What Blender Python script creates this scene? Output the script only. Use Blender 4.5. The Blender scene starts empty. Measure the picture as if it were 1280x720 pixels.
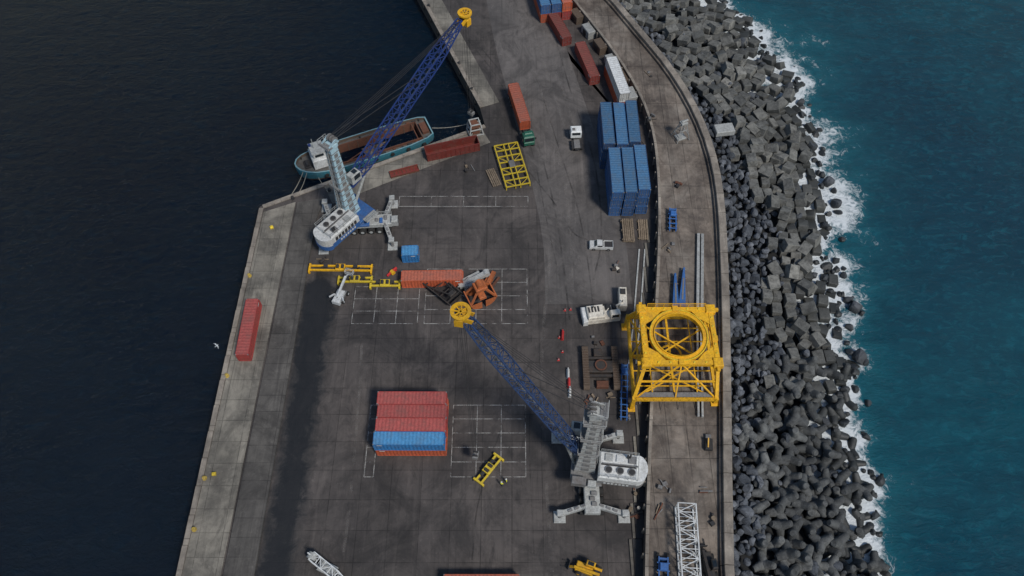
import bpy, math, random, bmesh
import numpy as np
from mathutils import Vector, Matrix, Euler
random.seed(11); np.random.seed(11)
R=math.radians
# ---- survey: aerial camera calibration used to recover ground coordinates in metres
F=1000.0; PIT=R(58); H=134.6
SP,CP=math.sin(PIT),math.cos(PIT)
def g(px,py,z=0.0):
    t=(H-z)/(F*SP-(360-py)*CP)
    return Vector((t*(px-640), t*(F*CP+(360-py)*SP), z))
sc=bpy.context.scene
col=sc.collection
# ---------------------------------------------------------------- materials
def newmat(name):
    m=bpy.data.materials.new(name); m.use_nodes=True
    nt=m.node_tree; b=nt.nodes['Principled BSDF']
    return m,nt,b
def nd(nt,t,**kw):
    n=nt.nodes.new(t)
    for k,v in kw.items():
        if k.startswith('_'): setattr(n,k[1:],v)
        else: n.inputs[k.replace('__',' ')].default_value=v
    return n
def lk(nt,a,b): nt.links.new(a,b)
def mixc(nt,fac,a,b,blend='MIX'):
    n=nt.nodes.new('ShaderNodeMix'); n.data_type='RGBA'; n.blend_type=blend
    for i,v in ((0,fac),(6,a),(7,b)):
        if isinstance(v,(int,float)): n.inputs[i].default_value=v
        elif isinstance(v,tuple): n.inputs[i].default_value=(v[0],v[1],v[2],1)
        else: lk(nt,v,n.inputs[i])
    return n.outputs[2]
def noise(nt,vec,scale,detail=6,rough=.6,dist=0):
    n=nd(nt,'ShaderNodeTexNoise',Scale=scale,Detail=detail,Roughness=rough,Distortion=dist)
    if vec is not None: lk(nt,vec,n.inputs['Vector'])
    return n.outputs['Fac']
def mrange(nt,v,a,b,c=0.0,d=1.0,smooth=False):
    n=nt.nodes.new('ShaderNodeMapRange'); n.clamp=True
    if smooth: n.interpolation_type='SMOOTHSTEP'
    lk(nt,v,n.inputs[0])
    for i,x in enumerate((a,b,c,d)): n.inputs[i+1].default_value=x
    return n.outputs[0]
def math_(nt,op,a,b=None):
    n=nt.nodes.new('ShaderNodeMath'); n.operation=op
    for i,v in ((0,a),(1,b)):
        if v is None: continue
        if isinstance(v,(int,float)): n.inputs[i].default_value=v
        else: lk(nt,v,n.inputs[i])
    return n.outputs[0]
def vscale(nt,vec,s):
    n=nt.nodes.new('ShaderNodeMapping'); n.inputs['Scale'].default_value=s
    lk(nt,vec,n.inputs['Vector']); return n.outputs[0]
def bump(nt,b,h,strength,dist):
    n=nd(nt,'ShaderNodeBump',Strength=strength,Distance=dist)
    lk(nt,h,n.inputs['Height']); lk(nt,n.outputs[0],b.inputs['Normal'])
def paint(name,rgb,rough=.5,dirt=.45,dcol=(.09,.065,.05),s=.6,metal=0,var=.28):
    m,nt,b=newmat(name)
    tc=nt.nodes.new('ShaderNodeTexCoord'); oi=nt.nodes.new('ShaderNodeObjectInfo')
    k=math_(nt,'MULTIPLY',oi.outputs['Random'],61.0)
    a=nt.nodes.new('ShaderNodeVectorMath'); a.operation='ADD'
    lk(nt,tc.outputs['Object'],a.inputs[0]); lk(nt,k,a.inputs[1]); vec=a.outputs[0]
    n2=noise(nt,vec,s*5,5,.65)
    v=mrange(nt,n2,.3,.7,1-var,1+var)
    ov=mrange(nt,oi.outputs['Random'],0,1,.76,1.14)
    v=math_(nt,'MULTIPLY',v,ov)
    hs=nd(nt,'ShaderNodeHueSaturation',Color=(rgb[0],rgb[1],rgb[2],1)); lk(nt,v,hs.inputs['Value'])
    n1=noise(nt,vec,s,9,.7,.6)
    c=mixc(nt,mrange(nt,n1,.46,.74,0,dirt),hs.outputs[0],dcol)
    n3=noise(nt,vscale(nt,vec,(2.5,2.5,.25)),1.6,6,.6)
    c=mixc(nt,mrange(nt,n3,.58,.75,0,dirt*.8),c,(dcol[0]*1.3,dcol[1],dcol[2]*.7))
    lk(nt,c,b.inputs['Base Color'])
    b.inputs['Metallic'].default_value=metal
    lk(nt,mrange(nt,n1,.3,.7,rough-.08,min(1,rough+.25)),b.inputs['Roughness'])
    return m
M={}
def P(name,*a,**k):
    if name not in M: M[name]=paint(name,*a,**k)
    return M[name]
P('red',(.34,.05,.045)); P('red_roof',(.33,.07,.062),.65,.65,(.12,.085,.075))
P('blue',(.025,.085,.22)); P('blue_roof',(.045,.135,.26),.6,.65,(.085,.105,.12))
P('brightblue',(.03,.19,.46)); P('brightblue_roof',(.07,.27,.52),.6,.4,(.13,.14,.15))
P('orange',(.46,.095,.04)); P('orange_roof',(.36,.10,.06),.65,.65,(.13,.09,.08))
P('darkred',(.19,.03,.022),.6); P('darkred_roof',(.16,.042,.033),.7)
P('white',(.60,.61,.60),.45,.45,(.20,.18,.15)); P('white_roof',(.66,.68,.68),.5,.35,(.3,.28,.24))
P('cream',(.62,.58,.50),.5,.5,(.20,.17,.14))
P('yellow',(.70,.38,.012),.45,.5,(.20,.10,.03)); P('yellow2',(.64,.47,.03),.5,.5,(.15,.11,.04))
P('bollard_paint',(.38,.27,.05),.7,.7,(.08,.07,.05))
P('craneblue',(.012,.034,.15),.5,.35,(.04,.05,.08)); P('steelblue',(.03,.12,.34),.5)
P('jibslate',(.026,.06,.16),.5,.4,(.06,.07,.09))
P('paleblue',(.34,.49,.56),.45,.45,(.16,.20,.23))
P('lightgrey',(.36,.37,.36),.55,.6,(.12,.11,.10)); P('grey',(.17,.17,.17),.6,.5)
P('dark',(.028,.028,.03),.7,.4,(.06,.05,.04)); P('rust',(.13,.052,.03),.85,.6,(.05,.03,.025))
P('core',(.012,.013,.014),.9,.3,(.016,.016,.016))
P('rubber',(.018,.018,.018),.9,.3,(.05,.045,.04)); P('wood',(.22,.17,.12),.85,.55,(.08,.06,.04),var=.4)
P('green',(.015,.11,.07),.4,.3); P('teal',(.035,.17,.23),.5,.5,(.10,.10,.09)); P('paleteal',(.16,.30,.34),.5,.55,(.12,.11,.10))
P('deckgrey',(.10,.10,.095),.8,.6,(.08,.05,.035))
P('glass',(.015,.022,.028),.12,.1); P('rope',(.03,.03,.033),.8,.2); P('ropelight',(.35,.32,.26),.9,.3)
P('skin',(.42,.25,.18),.6,.05)
P('sign_red',(.50,.03,.03),.5,.2); P('black_machine',(.035,.032,.03),.6,.5,(.10,.06,.04))
P('orangerust',(.36,.10,.03),.7,.6,(.08,.04,.025)); P('brown',(.11,.08,.058),.85,.5)

def concrete(name,base,dark,joint=None,scale=.08,wet=None,tint=None,jd=.35,big=None,grime=0.0,gcol=(.02,.018,.017)):
    m,nt,b=newmat(name)
    tc=nt.nodes.new('ShaderNodeTexCoord'); v=tc.outputs['Object']
    n1=noise(nt,v,scale,10,.68,.4); n2=noise(nt,v,1.3,8,.7); n3=noise(nt,v,.35,8,.7,.8)
    c=mixc(nt,mrange(nt,n1,.36,.66),dark,base)
    c=mixc(nt,mrange(nt,n3,.5,.72,0,.55),c,tuple(x*.5 for x in dark))
    c=mixc(nt,mrange(nt,n2,.56,.8,0,.6),c,tuple(min(1,x*1.6) for x in base))
    if tint: 
        n5=noise(nt,v,.12,6,.6,.5); c=mixc(nt,mrange(nt,n5,.47,.68,0,.65),c,tint)
    ns=noise(nt,vscale(nt,v,(1.6,.05,1)),1,7,.65)
    c=mixc(nt,mrange(nt,ns,.52,.7,0,.45),c,tuple(x*.5 for x in dark))
    nl=noise(nt,vscale(nt,v,(1.1,.08,1)),.7,7,.7,.3)
    c=mixc(nt,mrange(nt,nl,.55,.72,0,.4),c,tuple(x*1.45 for x in base))
    if grime:
        ng=noise(nt,v,.085,9,.72,1.2); ng2=noise(nt,vscale(nt,v,(1,.45,1)),.22,9,.74,1.5)
        c=mixc(nt,mrange(nt,ng,.45,.62,0,grime),c,gcol)
        c=mixc(nt,mrange(nt,ng2,.53,.66,0,grime*.9),c,gcol)
    def brick(j,c,c2,mort,lo,hi,sc_):
        br=nd(nt,'ShaderNodeTexBrick',Scale=1.0); br.inputs['Brick Width'].default_value=j[0]; br.inputs['Row Height'].default_value=j[1]
        br.inputs['Mortar Size'].default_value=j[2]; br.offset=0 if len(j)<4 else j[3]
        br.inputs['Mortar Smooth'].default_value=.4
        br.inputs['Color1'].default_value=(1,1,1,1); br.inputs['Color2'].default_value=(c2,c2,c2,1); br.inputs['Mortar'].default_value=(mort,mort,mort,1)
        lk(nt,v,br.inputs['Vector'])
        nj=noise(nt,v,sc_,4,.5)
        return mixc(nt,mrange(nt,nj,.38,.58,lo,hi),c,br.outputs['Color'],'MULTIPLY')
    if joint: c=brick(joint,c,.76,jd,.35,.95,.25)
    if big: c=brick(big,c,.70,.6,.0,.9,.03)
    if wet:
        sx=nt.nodes.new('ShaderNodeSeparateXYZ'); lk(nt,v,sx.inputs[0])
        d=math_(nt,'ABSOLUTE',math_(nt,'SUBTRACT',sx.outputs[0],wet[0]))
        w=mrange(nt,d,wet[1]*.2,wet[1],.8,-.1)
        yy=mrange(nt,sx.outputs[1],wet[2],wet[3],.1,-.7)
        k=math_(nt,'ADD',math_(nt,'ADD',w,yy),math_(nt,'MULTIPLY',math_(nt,'SUBTRACT',n1,.5),1.4))
        k=math_(nt,'ADD',k,math_(nt,'MULTIPLY',math_(nt,'SUBTRACT',n3,.5),1.4))
        c=mixc(nt,mrange(nt,k,.2,.7,0,.88),c,(.011,.012,.013))
        lk(nt,mrange(nt,k,.3,.8,.85,.45),b.inputs['Roughness'])
    else: b.inputs['Roughness'].default_value=.85
    lk(nt,c,b.inputs['Base Color'])
    bump(nt,b,n2,.35,.08)
    return m
M['yard']=concrete('yard_asphalt',(.120,.103,.094),(.058,.051,.049),(5.2,5.2,.08),.045,wet=(-38.2,5.0,84,92),big=(15.6,26,.05,.5),grime=.68,gcol=(.022,.020,.020))
M['apron']=concrete('apron_concrete',(.26,.24,.20),(.12,.11,.095),(4.0,4.0,.07),.12,tint=(.32,.29,.24),grime=.5,gcol=(.05,.045,.04))
M['strip']=concrete('strip_concrete',(.13,.12,.108),(.065,.06,.056),(6.0,3.2,.07),.12,grime=.5)
M['road']=concrete('road_asphalt',(.15,.134,.125),(.085,.078,.075),None,.05,grime=.6,gcol=(.033,.030,.029))
M['prom']=concrete('promenade_concrete',(.26,.215,.175),(.085,.07,.06),(3.4,6.0,.09),.16,tint=(.31,.275,.235),grime=.62,gcol=(.045,.034,.028))
M['parapet']=concrete('parapet_concrete',(.38,.335,.28),(.19,.165,.14),(30,5.0,.09),.25,grime=.4,gcol=(.07,.06,.05))
def worn(name,rgb,thr=.42,scale=1.8,amax=.85,rng=.2):
    m,nt,b=newmat(name); tc=nt.nodes.new('ShaderNodeTexCoord')
    n=noise(nt,tc.outputs['Object'],scale,8,.7)
    b.inputs['Base Color'].default_value=(*rgb,1); b.inputs['Roughness'].default_value=.8
    lk(nt,mrange(nt,n,thr,thr+rng,0,amax),b.inputs['Alpha'])
    return m
M['line']=worn('worn_paint',(.42,.41,.39),.42,.55,.75,.18)
M['tyre']=worn('tyre_mark',(.02,.02,.02),.42,.25,.45,.25)
M['scuff']=worn('pale_scuff',(.26,.24,.22),.45,.3,.35,.2)
def rockmat(name,a,bcol):
    m,nt,b=newmat(name); tc=nt.nodes.new('ShaderNodeTexCoord'); v=tc.outputs['Object']
    at=nd(nt,'ShaderNodeAttribute'); at.attribute_name='tone'
    n=noise(nt,v,.9,9,.7,.3); n2=noise(nt,v,4,6,.7); n0=noise(nt,v,.06,3,.5)
    c=mixc(nt,at.outputs['Fac'],a,bcol)
    c=mixc(nt,mrange(nt,n0,.38,.62,0,.45),c,tuple(x*.8 for x in a))
    c=mixc(nt,mrange(nt,n,.40,.66,0,.8),c,tuple(x*.32 for x in a))
    c=mixc(nt,mrange(nt,n2,.55,.8,0,.5),c,tuple(x*1.5 for x in bcol))
    sx=nt.nodes.new('ShaderNodeSeparateXYZ'); lk(nt,v,sx.inputs[0])
    wet=mrange(nt,math_(nt,'ADD',sx.outputs[2],math_(nt,'MULTIPLY',n,1.6)),-2.3,-.4,.85,0)
    c=mixc(nt,wet,c,(.016,.018,.017))
    lk(nt,c,b.inputs['Base Color'])
    lk(nt,mrange(nt,wet,0,.8,.92,.5),b.inputs['Roughness'])
    bump(nt,b,n2,.6,.14)
    return m
M['boulder']=rockmat('boulder_rock',(.045,.053,.066),(.20,.215,.24))
M['block']=rockmat('block_concrete',(.085,.088,.085),(.27,.265,.24))
M['tetra']=rockmat('tetrapod_concrete',(.06,.064,.066),(.175,.18,.175))
# ---------------------------------------------------------------- mesh builder
class MB:
    def __init__(s): s.v=[];s.f=[];s.m=[];s.sm=[];s.T=Matrix.Identity(4)
    def add(s,vs,fs,mi=0,sm=False):
        o=len(s.v)
        for p in vs:
            q=s.T@Vector(p); s.v.append((q.x,q.y,q.z))
        for f in fs: s.f.append([i+o for i in f]); s.m.append(mi); s.sm.append(sm)
    def box(s,c,d,mi=0,rz=0,rot=None):
        x,y,z=d[0]/2,d[1]/2,d[2]/2
        Rm=rot.to_3x3() if rot is not None else Matrix.Rotation(rz,3,'Z')
        vs=[Rm@Vector(p)+Vector(c) for p in ((-x,-y,-z),(x,-y,-z),(x,y,-z),(-x,y,-z),(-x,-y,z),(x,-y,z),(x,y,z),(-x,y,z))]
        s.add(vs,[(0,3,2,1),(4,5,6,7),(0,1,5,4),(1,2,6,5),(2,3,7,6),(3,0,4,7)],mi)
    def bbox(s,c,d,b=.08,mi=0,rz=0):
        x,y,z=d[0]/2,d[1]/2,d[2]/2; Rm=Matrix.Rotation(rz,3,'Z')
        vs=[(-x,-y,-z),(x,-y,-z),(x,y,-z),(-x,y,-z),(-x,-y,z-b),(x,-y,z-b),(x,y,z-b),(-x,y,z-b),(-x+b,-y+b,z),(x-b,-y+b,z),(x-b,y-b,z),(-x+b,y-b,z)]
        vs=[Rm@Vector(p)+Vector(c) for p in vs]
        fs=[(0,3,2,1),(8,9,10,11)]
        for i in range(4):
            j=(i+1)%4; fs+=[(i,j,4+j,4+i),(4+i,4+j,8+j,8+i)]
        s.add(vs,fs,mi)
    def seg(s,p,q,w,h=None,mi=0,up=(0,0,1)):
        p=Vector(p);q=Vector(q); d=q-p; L=d.length
        if L<1e-6: return
        d/=L; up=Vector(up)
        if abs(d.dot(up))>.98: up=Vector((1,0,0))
        a=d.cross(up).normalized(); b=a.cross(d); h=h or w
        vs=[]
        for o in (p,q):
            for i,j in ((-1,-1),(1,-1),(1,1),(-1,1)): vs.append(o+a*i*w/2+b*j*h/2)
        s.add(vs,[(0,1,2,3),(7,6,5,4),(0,4,5,1),(1,5,6,2),(2,6,7,3),(3,7,4,0)],mi)
    def cyl(s,p,q,r,r2=None,n=14,mi=0,sm=True,cap=True):
        p=Vector(p);q=Vector(q);d=(q-p).normalized(); r2=r if r2 is None else r2
        up=Vector((0,0,1)) if abs(d.z)<.95 else Vector((1,0,0))
        a=d.cross(up).normalized(); b=a.cross(d); vs=[]
        for o,rr in ((p,r),(q,r2)):
            for i in range(n):
                t=2*math.pi*i/n; vs.append(o+a*math.cos(t)*rr+b*math.sin(t)*rr)
        s.add(vs,[(i,n+i,n+(i+1)%n,(i+1)%n) for i in range(n)],mi,sm)
        if cap: s.add(vs,[tuple(range(n)),tuple(range(2*n-1,n-1,-1))],mi)
    def prism(s,poly,z0,z1,mi=0,mtop=None):
        n=len(poly); vs=[(p[0],p[1],z0) for p in poly]+[(p[0],p[1],z1) for p in poly]
        s.add(vs,[(i,(i+1)%n,n+(i+1)%n,n+i) for i in range(n)]+[tuple(range(n-1,-1,-1))],mi)
        s.add(vs,[tuple(range(n,2*n))],mi if mtop is None else mtop)
    def ring(s,c,r,w,h,n=28,mi=0):
        vs=[];c=Vector(c)
        for i in range(n):
            t=2*math.pi*i/n; u=Vector((math.cos(t),math.sin(t),0))
            vs+=[c+u*(r-w/2)-Vector((0,0,h/2)),c+u*(r+w/2)-Vector((0,0,h/2)),c+u*(r+w/2)+Vector((0,0,h/2)),c+u*(r-w/2)+Vector((0,0,h/2))]
        fs=[]
        for i in range(n):
            a=4*i;b=4*((i+1)%n)
            for k in range(4): fs.append((a+k,b+k,b+(k+1)%4,a+(k+1)%4))
        s.add(vs,fs,mi)
    def wheel(s,c,r,w,axis=(0,1,0),mi=0,hub=None):
        c=Vector(c);a=Vector(axis).normalized()*w/2
        s.cyl(c-a,c+a,r,n=16,mi=mi)
        if hub is not None: s.cyl(c-a*1.05,c+a*1.05,r*.5,n=10,mi=hub)
    def rail(s,pts,h=1.0,mi=0,step=1.5,w=.06):
        for p,q in zip(pts[:-1],pts[1:]):
            p=Vector(p);q=Vector(q);z=Vector((0,0,h))
            s.seg(p+z,q+z,w,mi=mi); s.seg(p+z*.5,q+z*.5,w*.8,mi=mi)
            n=max(1,int((q-p).length/step))
            for i in range(n+1): 
                o=p.lerp(q,i/n); s.seg(o,o+z,w,mi=mi)
    def lattice(s,p,q,w0,wm,w1,bays,cw=.16,dw=.09,mi=0,t0=.16,t1=.84,side=None,hr=1.0,xb=False):
        p=Vector(p);q=Vector(q);d=(q-p).normalized()
        a=Vector(side).normalized() if side is not None else d.cross(Vector((0,0,1))).normalized()
        b=a.cross(d).normalized(); rows=[]
        for i in range(bays+1):
            t=i/bays
            w=w0+(wm-w0)*min(1,t/t0) if t<t0 else (wm if t<=t1 else wm+(w1-wm)*(t-t1)/(1-t1))
            o=p.lerp(q,t); rows.append([o+a*x*w/2+b*y*w*hr/2 for x,y in ((-1,-1),(1,-1),(1,1),(-1,1))])
        for i in range(bays):
            A,B=rows[i],rows[i+1]
            for k in range(4):
                j=(k+1)%4
                s.seg(A[k],B[k],cw,mi=mi,up=b)
                if i%2==0 or xb: s.seg(A[k],B[j],dw,mi=mi,up=b)
                if i%2==1 or xb: s.seg(A[j],B[k],dw,mi=mi,up=b)
                s.seg(B[k],B[j],dw,mi=mi,up=d)
        for k in range(4): s.seg(rows[0][k],rows[0][(k+1)%4],cw,mi=mi,up=d)
    def mesh(s,name,mats):
        me=bpy.data.meshes.new(name); me.from_pydata(s.v,[],s.f)
        me.polygons.foreach_set('material_index',s.m); me.polygons.foreach_set('use_smooth',s.sm)
        for m in mats: me.materials.append(M[m] if isinstance(m,str) else m)
        me.update(); return me
    def obj(s,name,mats,parent=None,loc=None,rz=0):
        o=bpy.data.objects.new(name,s.mesh(name,mats)); col.objects.link(o)
        if loc is not None: o.location=loc
        o.rotation_euler=(0,0,rz)
        if parent: o.parent=parent
        return o
def empty(name,loc,rz=0):
    e=bpy.data.objects.new(name,None); e.location=loc; e.rotation_euler=(0,0,rz); e.empty_display_size=1; col.objects.link(e); return e
def ang(a,b,z=0):
    p=g(*a,z);q=g(*b,z); return math.atan2(q.y-p.y,q.x-p.x)
def mid(a,b,z=0): return (g(*a,z)+g(*b,z))/2
def catmull(pts,n=8):
    P_=[Vector(p) for p in pts]; P_=[P_[0]*2-P_[1]]+P_+[P_[-1]*2-P_[-2]]; out=[]
    for i in range(1,len(P_)-2):
        a,b,c,d=P_[i-1:i+3]
        for k in range(n):
            t=k/n; out.append(.5*((2*b)+(c-a)*t+(2*a-5*b+4*c-d)*t*t+(3*b-a-3*c+d)*t**3))
    out.append(P_[-2]); return out
def ribbon(mb,pts,w,z,mi=0):
    pts=[Vector((p[0],p[1],0)) for p in pts]; vs=[];n=len(pts)
    for i,p in enumerate(pts):
        d=(pts[min(n-1,i+1)]-pts[max(0,i-1)]).normalized(); a=Vector((-d.y,d.x,0))*w/2
        vs+=[(p.x-a.x,p.y-a.y,z),(p.x+a.x,p.y+a.y,z)]
    mb.add(vs,[(2*i+1,2*i,2*i+2,2*i+3) for i in range(n-1)],mi)
# ---------------------------------------------------------------- terrain curves
SEA=-3.5; PZ=2.5; WZ=3.9
def curve(px,z,top,bot):
    pts=[g(x,y,z) for x,y in px]
    pts=catmull(pts,6)
    return [Vector((top[0],top[1],z))]+pts+[Vector((bot[0],bot[1],z))]
outer=curve([(768,0),(800,38),(835,80),(862,122),(882,165),(895,210),(902,260),(906,340),(908,420),(909,500),(910,600),(912,720)],WZ,(-70,340),(26,-120))
inner=curve([(716,0),(748,40),(778,82),(802,125),(815,165),(821,210),(823,260),(822,320),(818,400),(813,500),(809,600),(806,720)],PZ,(-95,340),(16,-120))
shore=curve([(895,0),(942,45),(978,88),(1000,140),(1012,200),(1022,260),(1032,330),(1042,400),(1053,470),(1064,540),(1075,610),(1087,680),(1094,720)],SEA,(-45,340),(54,-120))
def fx(c):
    a=sorted([(p.y,p.x) for p in c]); Y=np.array([k[0] for k in a]); X=np.array([k[1] for k in a])
    return lambda y: np.interp(y,Y,X)
xo,xi,xsf=fx(outer),fx(inner),fx(shore)
def wiggle(y): return 1.3*np.sin(y*.31)+1.0*np.sin(y*.83+1)+.7*np.sin(y*1.9)
# ---------------------------------------------------------------- sea
STRAY=[(1068,385,2.1),(1073,449,2.3),(1060,376,1.2),(1080,454,1.2),(1034,230,1.8),(1044,256,1.9),(1014,185,1.8),(984,112,1.9),(1062,441,1.4),(1046,266,1.2),(1028,220,1.1),(1077,392,1.0),(1024,207,1.1),(1054,345,1.1),(1084,505,1.0),(1060,410,1.2),(1000,130,1.2),(1066,460,1.1),(1052,300,1.0)]
def build_sea():
    xs=np.concatenate([[-9000,-3000,-1200,-500,-260],np.arange(-170,190,1.0),[220,300,500,1200,3000,9000]])
    ys=np.concatenate([[-9000,-3000,-1000,-300,-100],np.arange(-20,260,1.0),[290,400,700,1500,4000,12000]])
    X,Y=np.meshgrid(xs,ys); nx,ny=len(xs),len(ys)
    co=np.stack([X.ravel(),Y.ravel(),np.full(X.size,SEA)],1)
    idx=np.arange(nx*ny).reshape(ny,nx)
    fs=np.stack([idx[:-1,:-1].ravel(),idx[:-1,1:].ravel(),idx[1:,1:].ravel(),idx[1:,:-1].ravel()],1)
    me=bpy.data.meshes.new('sea'); me.from_pydata(co.tolist(),[],fs.tolist())
    d=co[:,0]-xsf(co[:,1])-1.2
    wy=np.interp(co[:,1],[20,60,95,120,170],[1.7,2.1,3.6,5.6,6.0])*(1+.35*np.sin(co[:,1]*.17)+.25*np.sin(co[:,1]*.43+2))
    f=np.exp(-np.maximum(d-wiggle(co[:,1])*.8,0)/wy)
    for px,py,r in [(1068,385,3.2),(1073,449,3.2),(1040,245,8),(1014,178,7),(985,108,7),(1050,262,7),(1088,690,4.5),(1072,600,2.8),(1048,330,4),(955,50,6),(1060,400,3)]:
        c=g(px,py,SEA); q=np.hypot((co[:,0]-c.x)/1.0,(co[:,1]-c.y)/1.6)
        f=np.maximum(f,.9*np.exp(-np.maximum(q-r*.35,0)/(r*.5)))
    f[co[:,0]<xo(co[:,1])]=0
    a=me.attributes.new('foam','FLOAT','POINT'); a.data.foreach_set('value',f.astype(np.float32))
    hb=np.clip((co[:,0]-(xi(co[:,1])-8))/6,0,1)
    a=me.attributes.new('open_sea','FLOAT','POINT'); a.data.foreach_set('value',hb.astype(np.float32))
    sh=np.exp(-np.maximum(d,0)/16.0)
    a=me.attributes.new('shallow','FLOAT','POINT'); a.data.foreach_set('value',sh.astype(np.float32))
    m,nt,b=newmat('sea_water'); tc=nt.nodes.new('ShaderNodeTexCoord'); v=tc.outputs['Object']
    A=lambda n:(lambda x:(setattr(x,'attribute_name',n),x.outputs['Fac'])[1])(nt.nodes.new('ShaderNodeAttribute'))
    fo,op,shl=A('foam'),A('open_sea'),A('shallow')
    big=noise(nt,v,.012,4,.5,.3); midn=noise(nt,v,.07,6,.6,.5)
    rip=noise(nt,vscale(nt,v,(.8,1.5,1)),.5,8,.7,.8); fine=noise(nt,vscale(nt,v,(1,1.8,1)),1.7,6,.7,.4)
    swell=noise(nt,vscale(nt,v,(.5,1.3,1)),.16,5,.6,.6)
    deep=mixc(nt,mrange(nt,big,.35,.65),(.001,.034,.066),(.001,.068,.102))
    deep=mixc(nt,mrange(nt,midn,.4,.65,0,.5),deep,(.001,.026,.052))
    deep=mixc(nt,math_(nt,'MULTIPLY',shl,.5),deep,(.006,.09,.125))
    deep=mixc(nt,mrange(nt,rip,.5,.72,0,.6),deep,(.008,.12,.165))
    deep=mixc(nt,mrange(nt,swell,.48,.68,0,.4),deep,(.001,.021,.042))
    har=mixc(nt,mrange(nt,big,.35,.65),(.0002,.0034,.0110),(.0003,.0066,.0160))
    har=mixc(nt,mrange(nt,rip,.52,.75,0,.6),har,(.002,.016,.031))
    c=mixc(nt,op,har,deep)
    fn=noise(nt,v,.55,10,.78,1.4); fn2=noise(nt,v,.13,4,.5,.8)
    k=math_(nt,'ADD',fo,math_(nt,'MULTIPLY',math_(nt,'SUBTRACT',fn,.5),2.4))
    k=math_(nt,'ADD',k,math_(nt,'MULTIPLY',math_(nt,'SUBTRACT',fn2,.5),1.2))
    k=math_(nt,'MULTIPLY',mrange(nt,k,.50,.88),mrange(nt,fo,.04,.2))
    aer=math_(nt,'MULTIPLY',mrange(nt,fo,.03,.6),mrange(nt,fn2,.35,.65,.3,1))
    c2=mixc(nt,math_(nt,'MULTIPLY',aer,.6),c,(.02,.18,.22))
    c2=mixc(nt,math_(nt,'MULTIPLY',k,.92),c2,(.72,.76,.78))
    lk(nt,c2,b.inputs['Base Color'])
    lk(nt,mrange(nt,k,0,1,.12,.8),b.inputs['Roughness'])
    b.inputs['IOR'].default_value=1.33
    b.inputs['Specular IOR Level'].default_value=.24
    hgt=math_(nt,'ADD',math_(nt,'MULTIPLY',rip,1.0),math_(nt,'MULTIPLY',fine,.4))
    hgt=math_(nt,'ADD',hgt,math_(nt,'MULTIPLY',swell,1.2))
    hgt=math_(nt,'ADD',hgt,math_(nt,'MULTIPLY',k,.3))
    bump(nt,b,hgt,.7,.8)
    me.materials.append(m); o=bpy.data.objects.new('sea',me); col.objects.link(o)
build_sea()
mb=MB(); mb.box((0,0,-14),(18000,18000,1)); mb.obj('seabed',['dark'])
# ---------------------------------------------------------------- quay
quay=[(-118,400)]+[tuple(g(*p)[:2]) for p in [(527,0),(600,135),(606,156),(325,258),(220,720)]]+[(-56,-120)]
rightside=[(p.x+.3,p.y) for p in reversed(inner)]
poly=quay+rightside
mb=MB(); mb.prism(poly,-12,0,0); mb.obj('quay_yard_ground',['yard'])
L0=g(325,258); B0=g(220,720)
def xl(y): return L0.x+(B0.x-L0.x)*(L0.y-y)/(L0.y-B0.y)
mb=MB(); yt=104.2
edge_dir=(g(606,156)-L0).normalized()
def along(d): return L0+edge_dir*d
mb.prism([(xl(-100)+.9,-100),(xl(-100)+7.0,-100),(xl(yt)+7.4,105.6),(xl(yt)+1.0,102.9)],-.05,.12,0)
mb.obj('quay_apron_pavement',['apron'])
mb=MB(); mb.prism([(xl(-100)+7.4,-100),(xl(-100)+13.2,-100),(-41.0,100),(-40.0,106.5),(xl(yt)+7.9,105.3)],-.05,.38,0); mb.obj('service_strip_pavement',['strip'])
mb=MB()
nrm=Vector((edge_dir.y,-edge_dir.x,0))
a=along(14);b_=along(51.5)
mb.prism([tuple((a+nrm*1.0)[:2]),tuple((a+nrm*6.2)[:2]),tuple((b_+nrm*5.4)[:2]),tuple((b_+nrm*1.0)[:2])],-.05,.05,0)
mb.obj('berth_pavement',['apron'])
mb=MB()
a1=g(527,0);a2=g(600,135); dd=(a2-a1).normalized(); nn=Vector((-dd.y,dd.x,0))
if nn.x<0: nn=-nn
a0=a1-dd*150
mb.prism([tuple((a0+nn*.9)[:2]),tuple((a2+nn*.9)[:2]),tuple((a2+nn*4.8)[:2]),tuple((a0+nn*4.8)[:2])],-.05,.05,0)
mb.obj('berth_pavement',['apron'])
mb=MB()
for i in range(40):
    y0=L0.y-.6-i*5; y1=y0-4.9
    mb.box(((xl(y0)+xl(y1))/2+.45,(y0+y1)/2,.0),(.9,4.9,.5),0)
for i in range(13):
    p=along(.5+i*4+2); mb.box((p.x+nrm.x*.45,p.y+nrm.y*.45,0),(3.95,.9,.5),0,rz=math.atan2(edge_dir.y,edge_dir.x))
for i in range(36):
    p=a2-dd*(2.5+i*5)+nn*.45; mb.box((p.x,p.y,0),(4.9,.9,.5),0,rz=math.atan2(dd.y,dd.x))
mb.obj('quay_coping_kerb',['parapet'])
mb=MB()
for i in range(24):
    y=L0.y-4-i*5.2; mb.cyl((xl(y)-.28,y-.0,-1.1),(xl(y)+.02,y,-1.1),.6,n=14,mi=0)
for i in range(14):
    p=a2-dd*(3+i*5.2)-nn*.15; mb.cyl(p-nn*.15+Vector((0,0,-1)),p+nn*.15+Vector((0,0,-1)),.6,n=14,mi=0)
mb.obj('quay_tyre_fenders',['rubber'])
mb=MB()
rp=catmull([g(x,y) for x,y in [(640,-60),(650,0),(664,60),(688,140),(712,220),(730,300),(736,380)]],6)
ribbon(mb,rp,17,.006,0); mb.obj('access_road',['road'])
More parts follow.
